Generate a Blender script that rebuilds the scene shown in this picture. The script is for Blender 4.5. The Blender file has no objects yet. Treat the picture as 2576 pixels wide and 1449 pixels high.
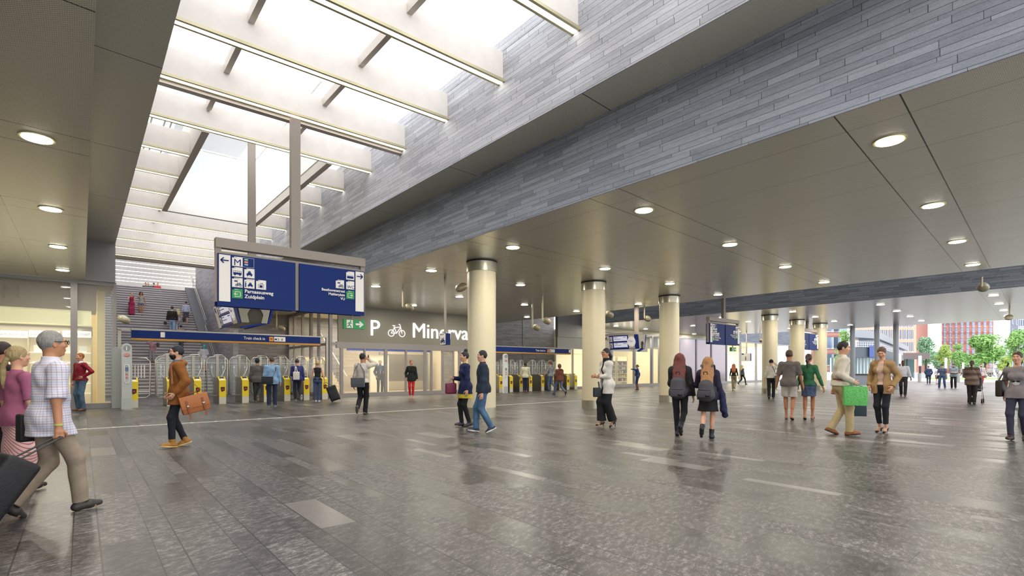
import bpy, bmesh, math, random
import numpy as np
from mathutils import Vector, Matrix
random.seed(7)
PI = math.pi
C = bpy.context.scene.collection
SC = bpy.context.scene
# ---------------------------------------------------------------- camera
H = 1.35                       # eye height
FPX = 1290.0                   # focal length in pixels of the 2576 px frame
CA, SA = math.cos(math.radians(40)), math.sin(math.radians(40))
cam = bpy.data.cameras.new('camera'); co = bpy.data.objects.new('camera', cam); C.objects.link(co)
co.location = (0, 0, H); co.rotation_euler = (PI/2, 0, -math.radians(40))
cam.sensor_width = 36; cam.lens = 36*FPX/2576; cam.shift_y = 204.5/2576; cam.clip_end = 2000; cam.clip_start = .05
SC.camera = co
def ray(u, v):                 # a pixel's (X, Y, z) per metre of depth
    r = (u-1288)/FPX
    return (SA+r*CA, CA-r*SA, (929-v)/FPX)
def PF(u, v, z=0.0):           # point on a horizontal plane
    a, b, c = ray(u, v); d = (z-H)/c
    return Vector((a*d, b*d, z))
def PY(u, v, Y):               # point on the plane Y = const
    a, b, c = ray(u, v); d = Y/b
    return Vector((a*d, Y, H+c*d))
def PX(u, v, X):
    a, b, c = ray(u, v); d = X/a
    return Vector((X, b*d, H+c*d))
def PD(u, v, d):
    a, b, c = ray(u, v)
    return Vector((a*d, b*d, H+c*d))
# ---------------------------------------------------------------- objects
WL = {}
def empty(name, loc=(0, 0, 0), rz=0.0, parent=None):
    o = bpy.data.objects.new(name, None); C.objects.link(o)
    o.empty_display_size = .1
    if parent is None:
        o.location = loc; WL[o.name] = Vector(loc)
    else:
        o.parent = parent; o.location = Vector(loc)-WL[parent.name]; WL[o.name] = Vector(loc)
    o.rotation_euler = (0, 0, rz)
    return o
def tag(o, label=None, cat=None, group=None, kind=None):
    if label: o['label'] = label
    if cat: o['category'] = cat
    if group: o['group'] = group
    if kind: o['kind'] = kind
    return o
def struct(o): o['kind'] = 'structure'; return o
def link_mesh(name, me, mat, parent=None, smooth=False):
    o = bpy.data.objects.new(name, me); C.objects.link(o)
    if mat is not None:
        for m in (mat if isinstance(mat, (list, tuple)) else [mat]): me.materials.append(m)
    if parent is not None: o.parent = parent; WL[o.name] = WL.get(parent.name, Vector((0, 0, 0)))
    else: WL[o.name] = Vector((0, 0, 0))
    if smooth: me.polygons.foreach_set('use_smooth', [True]*len(me.polygons))
    return o
class MB:
    """collects shapes in world space (or in the parent's own space with local=True)"""
    def __init__(s): s.v = []; s.f = []; s.m = []; s.cur = 0; s.sm = []; s.cs = False
    def add(s, vs, fs):
        b = len(s.v); s.v += [tuple(p) for p in vs]
        for f in fs: s.f.append(tuple(b+i for i in f)); s.m.append(s.cur); s.sm.append(s.cs)
        return s
    def box(s, x0, y0, z0, x1, y1, z1):
        x0, x1 = min(x0, x1), max(x0, x1); y0, y1 = min(y0, y1), max(y0, y1); z0, z1 = min(z0, z1), max(z0, z1)
        return s.add([(x0,y0,z0),(x1,y0,z0),(x1,y1,z0),(x0,y1,z0),(x0,y0,z1),(x1,y0,z1),(x1,y1,z1),(x0,y1,z1)],
                     [(0,3,2,1),(4,5,6,7),(0,1,5,4),(1,2,6,5),(2,3,7,6),(3,0,4,7)])
    def bar(s, a, b, w, h=None, up=(0, 0, 1)):
        a, b = Vector(a), Vector(b); h = h or w; d = (b-a).normalized(); u = Vector(up)
        if abs(d.dot(u)) > .99: u = Vector((0, 1, 0))
        x = d.cross(u).normalized()*w/2; y = x.cross(d).normalized()*h/2
        q = [a-x-y, a+x-y, a+x+y, a-x+y, b-x-y, b+x-y, b+x+y, b-x+y]
        return s.add(q, [(0,1,2,3),(7,6,5,4),(0,4,5,1),(1,5,6,2),(2,6,7,3),(3,7,4,0)])
    def tube(s, pts, r, n=8, cap=True):
        pts = [Vector(p) for p in pts]; m = len(pts); rs = r if isinstance(r, (list, tuple)) else [r]*m
        ring = []; prev = None; old = s.cs; s.cs = True
        for i, p in enumerate(pts):
            d = (pts[min(i+1, m-1)]-pts[max(i-1, 0)]).normalized()
            if prev is None: x = d.orthogonal().normalized()
            else: x = (prev-d*prev.dot(d)).normalized()
            prev = x; y = d.cross(x)
            ring.append([p+(x*math.cos(2*PI*k/n)+y*math.sin(2*PI*k/n))*rs[i] for k in range(n)])
        vs = [q for g in ring for q in g]; fs = []
        for i in range(m-1):
            for k in range(n):
                fs.append((i*n+k, i*n+(k+1) % n, (i+1)*n+(k+1) % n, (i+1)*n+k))
        s.add(vs, fs); s.cs = False
        if cap: s.add(ring[0], [tuple(range(n))[::-1]]); s.add(ring[-1], [tuple(range(n))])
        s.cs = old
        return s
    def cyl(s, x, y, z0, z1, r, n=24, r1=None): return s.tube([(x, y, z0), (x, y, z1)], [r, r if r1 is None else r1], n)
    def prism(s, poly, d):     # poly: list of 3d points in order, d: extrusion vector
        n = len(poly); d = Vector(d); a = [Vector(p) for p in poly]
        return s.add(a+[p+d for p in a], [tuple(range(n))[::-1], tuple(range(n, 2*n))]+[(i, (i+1) % n, n+(i+1) % n, n+i) for i in range(n)])
    def ell(s, c, r, n=12, m=8, rot=None):
        c = Vector(c); vs = []; fs = []
        for j in range(m+1):
            t = PI*j/m
            for i in range(n):
                p = 2*PI*i/n; q = Vector((r[0]*math.sin(t)*math.cos(p), r[1]*math.sin(t)*math.sin(p), r[2]*math.cos(t)))
                if rot is not None: q = rot @ q
                vs.append(c+q)
        for j in range(m):
            for i in range(n): fs.append((j*n+i, (j+1)*n+i, (j+1)*n+(i+1) % n, j*n+(i+1) % n))
        old = s.cs; s.cs = True; s.add(vs, fs); s.cs = old
        return s
    def build(s, name, mat, parent=None, local=False, bevel=0):
        off = Vector((0, 0, 0)) if (parent is None or local) else WL[parent.name]
        me = bpy.data.meshes.new(name)
        me.from_pydata([(a-off.x, b-off.y, c-off.z) for a, b, c in s.v], [], s.f)
        me.polygons.foreach_set('material_index', s.m); me.polygons.foreach_set('use_smooth', s.sm)
        bm = bmesh.new(); bm.from_mesh(me); bmesh.ops.recalc_face_normals(bm, faces=bm.faces)
        bm.to_mesh(me); bm.free()
        o = link_mesh(name, me, mat, parent)
        if bevel:
            b = o.modifiers.new('bevel', 'BEVEL'); b.width = bevel; b.segments = 2; b.limit_method = 'ANGLE'
        return o
def copy_tree(o, loc, rz=None):
    c = o.copy(); C.objects.link(c); c.location = loc
    if rz is not None: c.rotation_euler = (0, 0, rz)
    for ch in list(o.children):
        k = ch.copy(); C.objects.link(k); k.parent = c
        for g in list(ch.children):
            q = g.copy(); C.objects.link(q); q.parent = k
    return c
# ---------------------------------------------------------------- materials
def lin(c):
    if isinstance(c, str):
        c = c.lstrip('#'); c = [int(c[i:i+2], 16)/255 for i in (0, 2, 4)]
        c = [x/12.92 if x <= .04045 else ((x+.055)/1.055)**2.4 for x in c]
    return (c[0], c[1], c[2], 1)
MATS = {}
def mat(name, col='808080', rough=.6, metal=0.0, emit=0.0, spec=None, noise=0.0, nscale=20, bump=0.0, sheen=0, alpha=None, trans=0):
    if name in MATS: return MATS[name]
    m = bpy.data.materials.new(name); m.use_nodes = True; nt = m.node_tree; b = nt.nodes['Principled BSDF']
    b.inputs['Base Color'].default_value = lin(col); b.inputs['Roughness'].default_value = rough; b.inputs['Metallic'].default_value = metal
    if spec is not None: b.inputs['Specular IOR Level'].default_value = spec
    if emit: b.inputs['Emission Color'].default_value = lin(col); b.inputs['Emission Strength'].default_value = emit
    if alpha is not None: b.inputs['Alpha'].default_value = alpha
    if trans: b.inputs['Transmission Weight'].default_value = trans
    if noise or bump:
        tc = nt.nodes.new('ShaderNodeTexCoord'); n = nt.nodes.new('ShaderNodeTexNoise'); n.inputs['Scale'].default_value = nscale; n.inputs['Detail'].default_value = 5
        nt.links.new(tc.outputs['Object'], n.inputs['Vector'])
        if noise:
            h = nt.nodes.new('ShaderNodeHueSaturation'); h.inputs['Color'].default_value = lin(col)
            r = nt.nodes.new('ShaderNodeMapRange'); r.inputs['From Min'].default_value = .25; r.inputs['From Max'].default_value = .75
            r.inputs['To Min'].default_value = 1-noise; r.inputs['To Max'].default_value = 1+noise
            nt.links.new(n.outputs['Fac'], r.inputs['Value']); nt.links.new(r.outputs['Result'], h.inputs['Value']); nt.links.new(h.outputs['Color'], b.inputs['Base Color'])
        if bump:
            p = nt.nodes.new('ShaderNodeBump'); p.inputs['Strength'].default_value = bump; p.inputs['Distance'].default_value = .01
            nt.links.new(n.outputs['Fac'], p.inputs['Height']); nt.links.new(p.outputs['Normal'], b.inputs['Normal'])
    MATS[name] = m
    return m
class NT:
    """small node-graph helper"""
    def __init__(s, name):
        s.m = bpy.data.materials.new(name); s.m.use_nodes = True; s.t = s.m.node_tree; s.b = s.t.nodes['Principled BSDF']; MATS[name] = s.m
        s.co = s.n('ShaderNodeTexCoord').outputs['Object']
    def n(s, k, **kw):
        q = s.t.nodes.new(k)
        for a, b in kw.items(): setattr(q, a, b)
        return q
    def put(s, inp, v):
        if hasattr(v, 'is_output'): s.t.links.new(v, inp)
        elif isinstance(v, str): inp.default_value = lin(v)
        else: inp.default_value = v
    def math(s, op, a, b=0.0, c=None):
        q = s.n('ShaderNodeMath', operation=op); s.put(q.inputs[0], a); s.put(q.inputs[1], b)
        if c is not None: s.put(q.inputs[2], c)
        return q.outputs[0]
    def sep(s, v=None):
        q = s.n('ShaderNodeSeparateXYZ'); s.put(q.inputs[0], v or s.co); return q.outputs
    def comb(s, x, y, z=0.0):
        q = s.n('ShaderNodeCombineXYZ')
        for i, a in enumerate((x, y, z)): s.put(q.inputs[i], a)
        return q.outputs[0]
    def noise(s, v, scale, detail=4, rough=.55):
        q = s.n('ShaderNodeTexNoise'); s.put(q.inputs['Vector'], v); q.inputs['Scale'].default_value = scale; q.inputs['Detail'].default_value = detail; q.inputs['Roughness'].default_value = rough
        return q.outputs['Fac']
    def rng(s, v, a, b, c, d):
        q = s.n('ShaderNodeMapRange'); s.put(q.inputs['Value'], v)
        for k, x in zip(('From Min', 'From Max', 'To Min', 'To Max'), (a, b, c, d)): s.put(q.inputs[k], x)
        return q.outputs['Result']
    def mix(s, f, a, b, mode='MIX'):
        q = s.n('ShaderNodeMix', data_type='RGBA', blend_type=mode); s.put(q.inputs[0], f); s.put(q.inputs[6], a); s.put(q.inputs[7], b)
        return q.outputs[2]
    def ramp(s, v, stops):
        q = s.n('ShaderNodeValToRGB'); s.put(q.inputs[0], v); e = q.color_ramp.elements
        while len(e) < len(stops): e.new(.5)
        for k, (p, c) in enumerate(stops): e[k].position = p; e[k].color = (c, c, c, 1)
        return q.outputs[0]
    def brick(s, v, w, h, c1='000000', c2='ffffff', mort='000000', ms=.01, off=.37, fr=2):
        q = s.n('ShaderNodeTexBrick', offset=off, offset_frequency=fr); s.put(q.inputs['Vector'], v)
        for k, x in (('Color1', c1), ('Color2', c2), ('Mortar', mort), ('Scale', 1.0), ('Mortar Size', ms), ('Mortar Smooth', 0.1), ('Bias', 0.0), ('Brick Width', w), ('Row Height', h)): s.put(q.inputs[k], x)
        return q.outputs
    def bump(s, h, st=.3, dist=.01):
        q = s.n('ShaderNodeBump'); q.inputs['Strength'].default_value = st; q.inputs['Distance'].default_value = dist; s.put(q.inputs['Height'], h)
        s.put(s.b.inputs['Normal'], q.outputs[0])
    def base(s, v): s.put(s.b.inputs['Base Color'], v)
    def rough(s, v): s.put(s.b.inputs['Roughness'], v)
    def metal(s, v): s.put(s.b.inputs['Metallic'], v)
def scale_col(nt, col, f):
    q = nt.n('ShaderNodeVectorMath', operation='SCALE'); nt.put(q.inputs[0], lin(col)[:3] if isinstance(col, str) else col); nt.put(q.inputs['Scale'], f)
    return q.outputs[0]
def brick_mat(name, axis, light, dark):
    """long thin slate slips in courses of uneven height; axis = the horizontal world axis of the wall"""
    t = NT(name); x, y, z = t.sep(); h = x if axis == 'x' else y
    q = t.math('DIVIDE', z, .215); fl = t.math('FLOOR', q); fr = t.math('FRACT', q)
    zz = t.math('MULTIPLY', t.math('ADD', fl, t.ramp(fr, [(0, 0), (.40, .3333), (.60, .6667), (1, 1)])), 3)
    row = t.math('FLOOR', zz); fz = t.math('FRACT', zz)
    wn = t.n('ShaderNodeTexWhiteNoise', noise_dimensions='1D'); t.put(wn.inputs['W'], row); ra = wn.outputs['Value']
    L = t.math('ADD', .62, t.math('MULTIPLY', t.math('FRACT', t.math('MULTIPLY', ra, 7.7)), .5))
    yy = t.math('ADD', t.math('DIVIDE', h, L), t.math('MULTIPLY', ra, 9)); cell = t.math('FLOOR', yy); fy = t.math('FRACT', yy)
    w2 = t.n('ShaderNodeTexWhiteNoise', noise_dimensions='2D'); t.put(w2.inputs[0], t.comb(row, cell)); r_ = w2.outputs['Value']
    joint = t.math('MAXIMUM', t.math('LESS_THAN', fz, .07), t.math('LESS_THAN', fy, .008))
    n1 = t.noise(t.comb(t.math('MULTIPLY', h, .35), t.math('MULTIPLY', z, 2.0)), 2.2, 5)
    n2 = t.noise(t.co, 60, 5, .75); n3 = t.noise(t.comb(h, t.math('MULTIPLY', z, 5)), 7, 6, .65)
    f = t.math('ADD', t.math('ADD', t.math('MULTIPLY', r_, .30), t.math('MULTIPLY', n1, .40)), t.math('ADD', t.math('MULTIPLY', n3, .45), t.math('MULTIPLY', t.math('SUBTRACT', n2, .5), .5)))
    col = t.mix(t.rng(f, .2, .98, 0, 1), dark, light)
    col = t.mix(t.math('MULTIPLY', joint, .85), col, '26282b')
    t.base(col); t.rough(.6); t.bump(t.math('ADD', t.math('MULTIPLY', joint, -1.0), t.math('MULTIPLY', t.math('ADD', n2, r_), .35)), .4, .004)
    return t.m
def ceil_mat(name, base, axis_dots=True, metal=.55, rough=.3, hole=.0225, line_x=None, joint_y=None, pair=True):
    """perforated coated metal panels"""
    t = NT(name); x, y, z = t.sep()
    col = t.mix(t.noise(t.comb(t.math('MULTIPLY', x, 1), t.math('MULTIPLY', y, .15)), 1.3, 3), base, base)
    s = hole
    a = t.math('SUBTRACT', t.math('FRACT', t.math('DIVIDE', t.math('ADD', x, y), s*1.4142)), .5)
    b = t.math('SUBTRACT', t.math('FRACT', t.math('DIVIDE', t.math('SUBTRACT', x, y), s*1.4142)), .5)
    d = t.math('SQRT', t.math('ADD', t.math('MULTIPLY', a, a), t.math('MULTIPLY', b, b)))
    hole_ = t.math('LESS_THAN', d, .24)
    col = t.mix(t.math('MULTIPLY', hole_, .62), col, '1a1a16')
    sk = t.math('SUBTRACT', y, t.math('MULTIPLY', t.math('SUBTRACT', x, 8.2), .07))
    if line_x:
        fx = t.math('FRACT', t.math('DIVIDE', t.math('SUBTRACT', x, line_x), 1.3))
        l1 = t.math('LESS_THAN', fx, .0075); col = t.mix(t.math('MULTIPLY', l1, .6), col, '26251f')
    if joint_y is not None:
        fy = t.math('FRACT', t.math('DIVIDE', t.math('SUBTRACT', sk, joint_y-.33), 3.88))
        l2 = t.math('LESS_THAN', fy, .0042)
        l3 = t.math('LESS_THAN', t.math('ABSOLUTE', t.math('SUBTRACT', fy, .17)), .0021)
        col = t.mix(t.math('MAXIMUM', l2, l3) if pair else l2, col, '0c0c0a')
    t.base(col); t.metal(metal); t.rough(rough)
    return t.m
def text(name, body, mat_, origin, xdir, size, parent=None, depth=.004, align='LEFT', bold=0.0, up=(0, 0, 1), ysc=1.0, xsc=1.0):
    """lettering as solid mesh, standing in the plane of xdir and up"""
    cu = bpy.data.curves.new(name, 'FONT'); cu.body = body; cu.size = size; cu.extrude = depth/2; cu.align_x = align; cu.offset = bold; cu.resolution_u = 3
    tmp = bpy.data.objects.new('tmp', cu); C.objects.link(tmp)
    dg = bpy.context.evaluated_depsgraph_get(); me = bpy.data.meshes.new_from_object(tmp.evaluated_get(dg))
    bpy.data.objects.remove(tmp); bpy.data.curves.remove(cu)
    x = Vector(xdir).normalized(); u = Vector(up); n = x.cross(u).normalized()
    M = Matrix((x*xsc, u*ysc, n)).transposed().to_4x4(); M.translation = Vector(origin)-(WL[parent.name] if parent else Vector((0, 0, 0)))
    me.transform(M); me.name = name
    return link_mesh(name, me, mat_, parent)
ORD = 'first second third fourth fifth sixth seventh eighth ninth tenth eleventh twelfth thirteenth fourteenth fifteenth sixteenth seventeenth eighteenth nineteenth twentieth'.split()
# ================================================================ world and light
w = bpy.data.worlds.new('overcast_sky'); SC.world = w; w.use_nodes = True
bg = w.node_tree.nodes['Background']; bg.inputs['Color'].default_value = (.965, .98, 1, 1); bg.inputs['Strength'].default_value = 2.5
SC.view_settings.view_transform = 'Standard'; SC.view_settings.look = 'None'; SC.view_settings.gamma = 1; SC.view_settings.use_curve_mapping = False
SC.view_settings.exposure = 0.18
SC.cycles.use_denoising = True; SC.cycles.use_adaptive_sampling = True; SC.cycles.adaptive_threshold = .015
SC.cycles.max_bounces = 8; SC.cycles.diffuse_bounces = 5; SC.cycles.glossy_bounces = 4; SC.cycles.transparent_max_bounces = 12; SC.cycles.transmission_bounces = 6
SC.cycles.sample_clamp_indirect = 4; SC.cycles.caustics_reflective = False; SC.cycles.caustics_refractive = False
# ================================================================ levels
Z0, Z1, ZF, ZT = 4.40, 5.78, 6.80, 7.38       # low ceiling, soffit, fin bottom, fin top
XL0, XL1, XR1, XR0 = .09, .91, 6.14, 6.93     # void edges
V2A, V2B, XO = 21.1, 26.6, 43.9               # second void, outer edge of the roof
# materials of the shell
TAUPE = '9a958a'
M_ceil = ceil_mat('ceiling_panel', 'd9d5c4', line_x=7.53, joint_y=2.0, rough=.27, metal=.35)
M_ceil2 = ceil_mat('ceiling_panel_outer', 'cfced0', line_x=7.53, joint_y=2.0, rough=.24, metal=.4)
M_soff = ceil_mat('soffit_panel', 'e0dccb', pair=False, joint_y=2.17, rough=.3, metal=.35)
M_brY = brick_mat('slate_wall_y_lit', 'y', 'd8d8dc', '8c8c93')  # same slate made paler: the shaft's daylight is put into the colour
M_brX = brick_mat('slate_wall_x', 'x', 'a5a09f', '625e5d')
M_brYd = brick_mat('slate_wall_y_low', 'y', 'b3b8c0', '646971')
M_white = mat('white_plaster', 'd8d3cc', .8, noise=.04, nscale=6)
M_fin = mat('fin_plaster', 'e4ddd6', .85, noise=.05, nscale=4)
M_steel = mat('brushed_steel', 'b4b0a6', .3, .9, noise=.06, nscale=8)
M_taupe = mat('taupe_paint', '9b9085', .5)
M_grey = mat('grey_frame', '8f8b88', .45, .3)
M_dark = mat('dark_grey', '3a3b3d', .5)
M_black = mat('black', '0d0e10', .5)
M_cream = mat('cream_wall', 'dcd0ae', .6, noise=.03, nscale=2)
M_blue = mat('sign_blue', '06286c', .55, spec=.25)
M_blue2 = mat('board_blue', '152f86', .5, spec=.3)
M_green = mat('sign_green', '17964a', .4)
M_sw = mat('sign_white', 'f1ebe2', .4)
M_yel = mat('gate_yellow', 'f2d418', .4)
M_lamp = mat('lamp_diffuser', 'fffbe8', .5, emit=22)
M_led = mat('led_strip', 'fffaf0', .5, emit=6)
def area(name, loc, size, power, col=(1, .93, .8), rot=(0, 0, 0), shape='DISK', size_y=None):
    l = bpy.data.lights.new(name, 'AREA'); l.energy = power; l.size = size; l.shape = shape; l.color = col
    if size_y: l.size_y = size_y
    o = bpy.data.objects.new(name, l); C.objects.link(o); o.location = loc; o.rotation_euler = rot
    return o
M_glass = mat('clear_glass', 'e8f0ee', .02, 0, alpha=.12, spec=.5)
def floor_mat():
    t = NT('stone_floor'); x, y, z = t.sep()
    q = t.math('DIVIDE', t.math('SUBTRACT', x, .103), .48); fl = t.math('FLOOR', q); fr = t.math('FRACT', q)
    w_ = t.math('ADD', fl, t.ramp(fr, [(0, 0), (.667, .5), (1, 1)]))
    v = t.comb(y, w_); br = t.brick(v, 1.0, .5, ms=.004, off=.43, fr=3)
    br2 = t.brick(t.comb(t.math('ADD', y, 77.3), t.math('ADD', w_, 30)), 1.0, .5, ms=.0, off=.43, fr=3)
    # a random value per slab
    wn = t.n('ShaderNodeTexWhiteNoise', noise_dimensions='2D')
    row = t.math('FLOOR', t.math('MULTIPLY', w_, 2)); 
    sh = t.math('MULTIPLY', t.math('FRACT', t.math('MULTIPLY', t.math('ADD', row, .5), .437)), 1.0)
    yy = t.math('ADD', t.math('DIVIDE', y, 1.05), sh); cell = t.math('FLOOR', yy)
    t.put(wn.inputs[0], t.comb(row, cell)); r = wn.outputs['Value']
    fy = t.math('FRACT', yy); jy = t.math('LESS_THAN', fy, .0045)
    fr2 = t.math('FRACT', t.math('MULTIPLY', w_, 2)); jx = t.math('LESS_THAN', fr2, .022)
    n1 = t.noise(t.comb(t.math('ADD', t.math('MULTIPLY', x, .75), t.math('MULTIPLY', y, .25)), t.math('SUBTRACT', t.math('MULTIPLY', y, 1.5), t.math('MULTIPLY', x, .5))), 13, 10, .76)
    n2 = t.noise(t.comb(x, t.math('MULTIPLY', y, 1.8)), 45, 5, .8); n3 = t.noise(t.co, .5, 3)
    fleck = t.rng(t.math('ADD', t.math('MULTIPLY', n1, .55), t.math('MULTIPLY', n2, .45)), .50, .62, 0, 1)
    col = t.mix(t.rng(n1, .3, .7, 0, 1), '262321', '625d5b')
    col = t.mix(t.math('MULTIPLY', fleck, .75), col, 'b5afab')
    col = t.mix(t.rng(r, 0, 1, .0, .6), col, '1f1d1c')
    hi = t.math('GREATER_THAN', r, .97); col = t.mix(t.math('MULTIPLY', hi, .5), col, '97928c')
    J_ = t.math('MAXIMUM', t.math('LESS_THAN', fr2, .035), t.math('LESS_THAN', fy, .006))
    col = t.mix(t.math('MULTIPLY', J_, .85), col, '0e0d0c')
    t.base(col)
    rr = t.math('ADD', t.rng(r, 0, 1, .46, .30), t.math('MULTIPLY', t.math('SUBTRACT', n1, .5), .15))
    t.rough(rr); t.put(t.b.inputs['Specular IOR Level'], .7)
    t.bump(t.math('SUBTRACT', t.math('MULTIPLY', n1, .6), J_), .25, .0012)
    return t.m
M_floor = floor_mat()
def slab(name, mt, *b):
    m = MB()
    for q in b: m.box(*q)
    return struct(m.build(name, mt))
# ---- floor and ground
slab('floor', M_floor, (-8, -6, -.2, 72, 30.6, 0))
slab('floor_stair_foot', M_floor, (-8, 30.6, -.2, 12, 31.0, 0))
M_line = mat('guide_strip', 'd6d0c4', .6)
ln = MB(); ln.box(-8, 15.02, 0, 44, 15.12, .004); struct(ln.build('trim_1', M_line))
m = MB()
x = -.5
while x < 4.6: m.box(x, 15.03, .004, x+.07, 15.11, .009); x += .52
struct(m.build('trim_2', mat('guide_studs', 'f4f1ea', .5)))
# ---- ceilings
slab('ceiling_left', ceil_mat('ceiling_panel_left', 'd9d5c4', line_x=-1.1, joint_y=2.0, rough=.27, metal=.35), (-8, -6, Z0, XL0, 22.8, Z0+.3))
slab('ceiling', M_ceil, (XR0+.02, -6, Z0, V2A, 30.3, Z0+.3))
slab('ceiling_outer', M_ceil2, (V2B+.02, -6, Z0, XO, 24.6, Z0+.35))
slab('trim_soffit_left', M_soff, (XL0-.3, -6, Z1+.001, XL1, 22.8, Z1+.2))
slab('trim_soffit_right', M_soff, (XR1+.021, -6, Z1+.001, XR0+.3, 30.3, Z1+.2))
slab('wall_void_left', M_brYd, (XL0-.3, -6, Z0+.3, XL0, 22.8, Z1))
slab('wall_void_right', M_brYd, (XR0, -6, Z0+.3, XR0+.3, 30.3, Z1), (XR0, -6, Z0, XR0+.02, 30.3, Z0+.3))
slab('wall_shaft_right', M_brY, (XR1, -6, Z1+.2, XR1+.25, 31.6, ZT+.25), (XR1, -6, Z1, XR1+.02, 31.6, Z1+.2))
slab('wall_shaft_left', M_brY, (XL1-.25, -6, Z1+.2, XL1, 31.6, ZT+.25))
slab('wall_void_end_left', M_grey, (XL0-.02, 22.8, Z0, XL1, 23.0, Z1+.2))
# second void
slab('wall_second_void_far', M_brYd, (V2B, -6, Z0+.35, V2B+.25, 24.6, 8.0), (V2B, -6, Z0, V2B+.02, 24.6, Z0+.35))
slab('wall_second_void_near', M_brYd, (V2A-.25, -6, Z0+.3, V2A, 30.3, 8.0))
slab('sky_cover_second_void', M_white, (V2A, -6, 8.0, 25.4, 30.3, 8.2))  # unseen slab added to keep direct sky off the void walls
# ---- rear walls
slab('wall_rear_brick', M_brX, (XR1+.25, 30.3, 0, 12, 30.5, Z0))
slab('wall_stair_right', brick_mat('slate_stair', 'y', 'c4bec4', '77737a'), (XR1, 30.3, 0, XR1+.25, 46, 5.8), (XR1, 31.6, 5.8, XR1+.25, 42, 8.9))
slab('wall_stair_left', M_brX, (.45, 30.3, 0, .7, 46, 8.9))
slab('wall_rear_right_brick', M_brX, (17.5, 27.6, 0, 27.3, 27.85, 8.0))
m = MB()
for X_ in (19.6, 24.2): m.box(X_-.05, 27.57, 0, X_+.05, 27.6, 8)
struct(m.build('trim_movement_joint', M_grey))
# ---- skylight fins, each a thing with an LED strip, glazing bars between
fins = []
for k in range(-3, 14):
    fins.append(5.70+1.93*k)
n = 0
for Yf in fins:
    n += 1
    well = 14.5 < Yf < 21.4
    e = empty('skylight_fin', (XL1, Yf, ZF))
    segs = [(XL1, 2.1), (5.1, XR1)] if well else [(XL1, XR1)]
    m = MB(); ml = MB(); mt_ = MB()
    for a, b in segs:
        m = MB(); ml = MB(); mt_ = MB()
        m.box(a, Yf-.045, ZF+.02, b, Yf+.045, ZT)
        mt_.box(a, Yf-.10, ZF, b, Yf-.05, ZF+.05); mt_.box(a, Yf+.05, ZF, b, Yf+.10, ZF+.05); mt_.box(a, Yf-.05, ZF+.03, b, Yf+.05, ZF+.05)
        ml.box(a+.02, Yf-.045, ZF+.008, b-.02, Yf+.045, ZF+.028)
        m.build('fin_panel', M_fin, e); mt_.build('lamp_channel', mat('channel', 'c9c09c', .4, .4), e); ml.build('light_strip', M_led, e)
    wh = ORD[n-1] if n <= len(ORD) else ''
    tag(e, 'pale skylight fin with a lamp strip, %s counted towards the stairs' % wh, 'skylight fin', 'fins across the skylight')
m = MB()
for Xb in (2.2, 4.15):
    m.box(Xb-.05, -1, ZT-.16, Xb+.05, 13.3, ZT+.02)
m.box(2.2-.03, 13.3, ZT-.16, 2.2+.03, 30, ZT)
struct(m.build('trim_glazing_bars', mat('bar_taupe_lit', 'c8beb4', .6)))  # taupe made paler: light of the lamp strips is put into the colour
M_skg = mat('skylight_glass', 'f4f8ff', .05, alpha=.06)
m = MB(); m.box(XL1, -3, ZT+.02, XR1, 13.5, ZT+.04); m.box(XL1, 21.3, ZT+.02, XR1, 31.6, ZT+.04)
m.box(XL1, 13.5, ZT+.02, 2.2, 21.3, ZT+.04); m.box(5.0, 13.5, ZT+.02, XR1, 21.3, ZT+.04); struct(m.build('window_skylight', M_skg))
# thick hanger beam beside the fin that carries the sign, and the stair-mouth beam
m = MB(); m.box(XL1, 11.60, ZF-.06, XR1, 11.75, ZF+.12); struct(m.build('trim_hanger_beam', mat('bar_taupe_lit')))  # shares the paler bar colour with the strip light painted in
m = MB(); m.box(.7, 31.35, ZF-.06, XR1, 31.6, ZF+.18); struct(m.build('trim_stair_mouth_beam', M_taupe))
# ---- the light well up to the platform
m = MB(); m.box(2.10, 13.5, ZF-.02, 2.25, 21.2, ZT+.5); m.box(4.95, 13.5, ZF-.02, 5.10, 21.2, ZT+.5); struct(m.build('trim_well_sides', mat('well_beam', 'd6cdc2', .7)))
m = MB(); m.box(2.25, 21.1, ZF, 4.95, 21.25, 8.25); m.box(4.93, 13.6, ZF+.25, 4.952, 21.1, 8.2); struct(m.build('wall_well', mat('well_white', 'f6f4f0', .8)))
# ---- roof over the upper stairs and the platform edge, slatted below
m = MB(); ml = MB()
y_ = 33.2
while y_ < 58: m.box(.7, y_-.06, 8.85, 9, y_+.06, 9.35); ml.box(.7, y_-.03, 8.83, 9, y_+.03, 8.85); y_ += 1.93
struct(m.build('trim_platform_slats', M_fin)); struct(ml.build('trim_platform_strip_lights', M_led))
slab('trim_platform_edge', M_fin, (-2, 56, 8.55, 14, 56.3, 9.4))
slab('window_platform_roof', mat('roof_glass', 'f4f8ff', .05, alpha=.06), (-2, 31.6, 9.4, 12, 56, 9.43))
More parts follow.
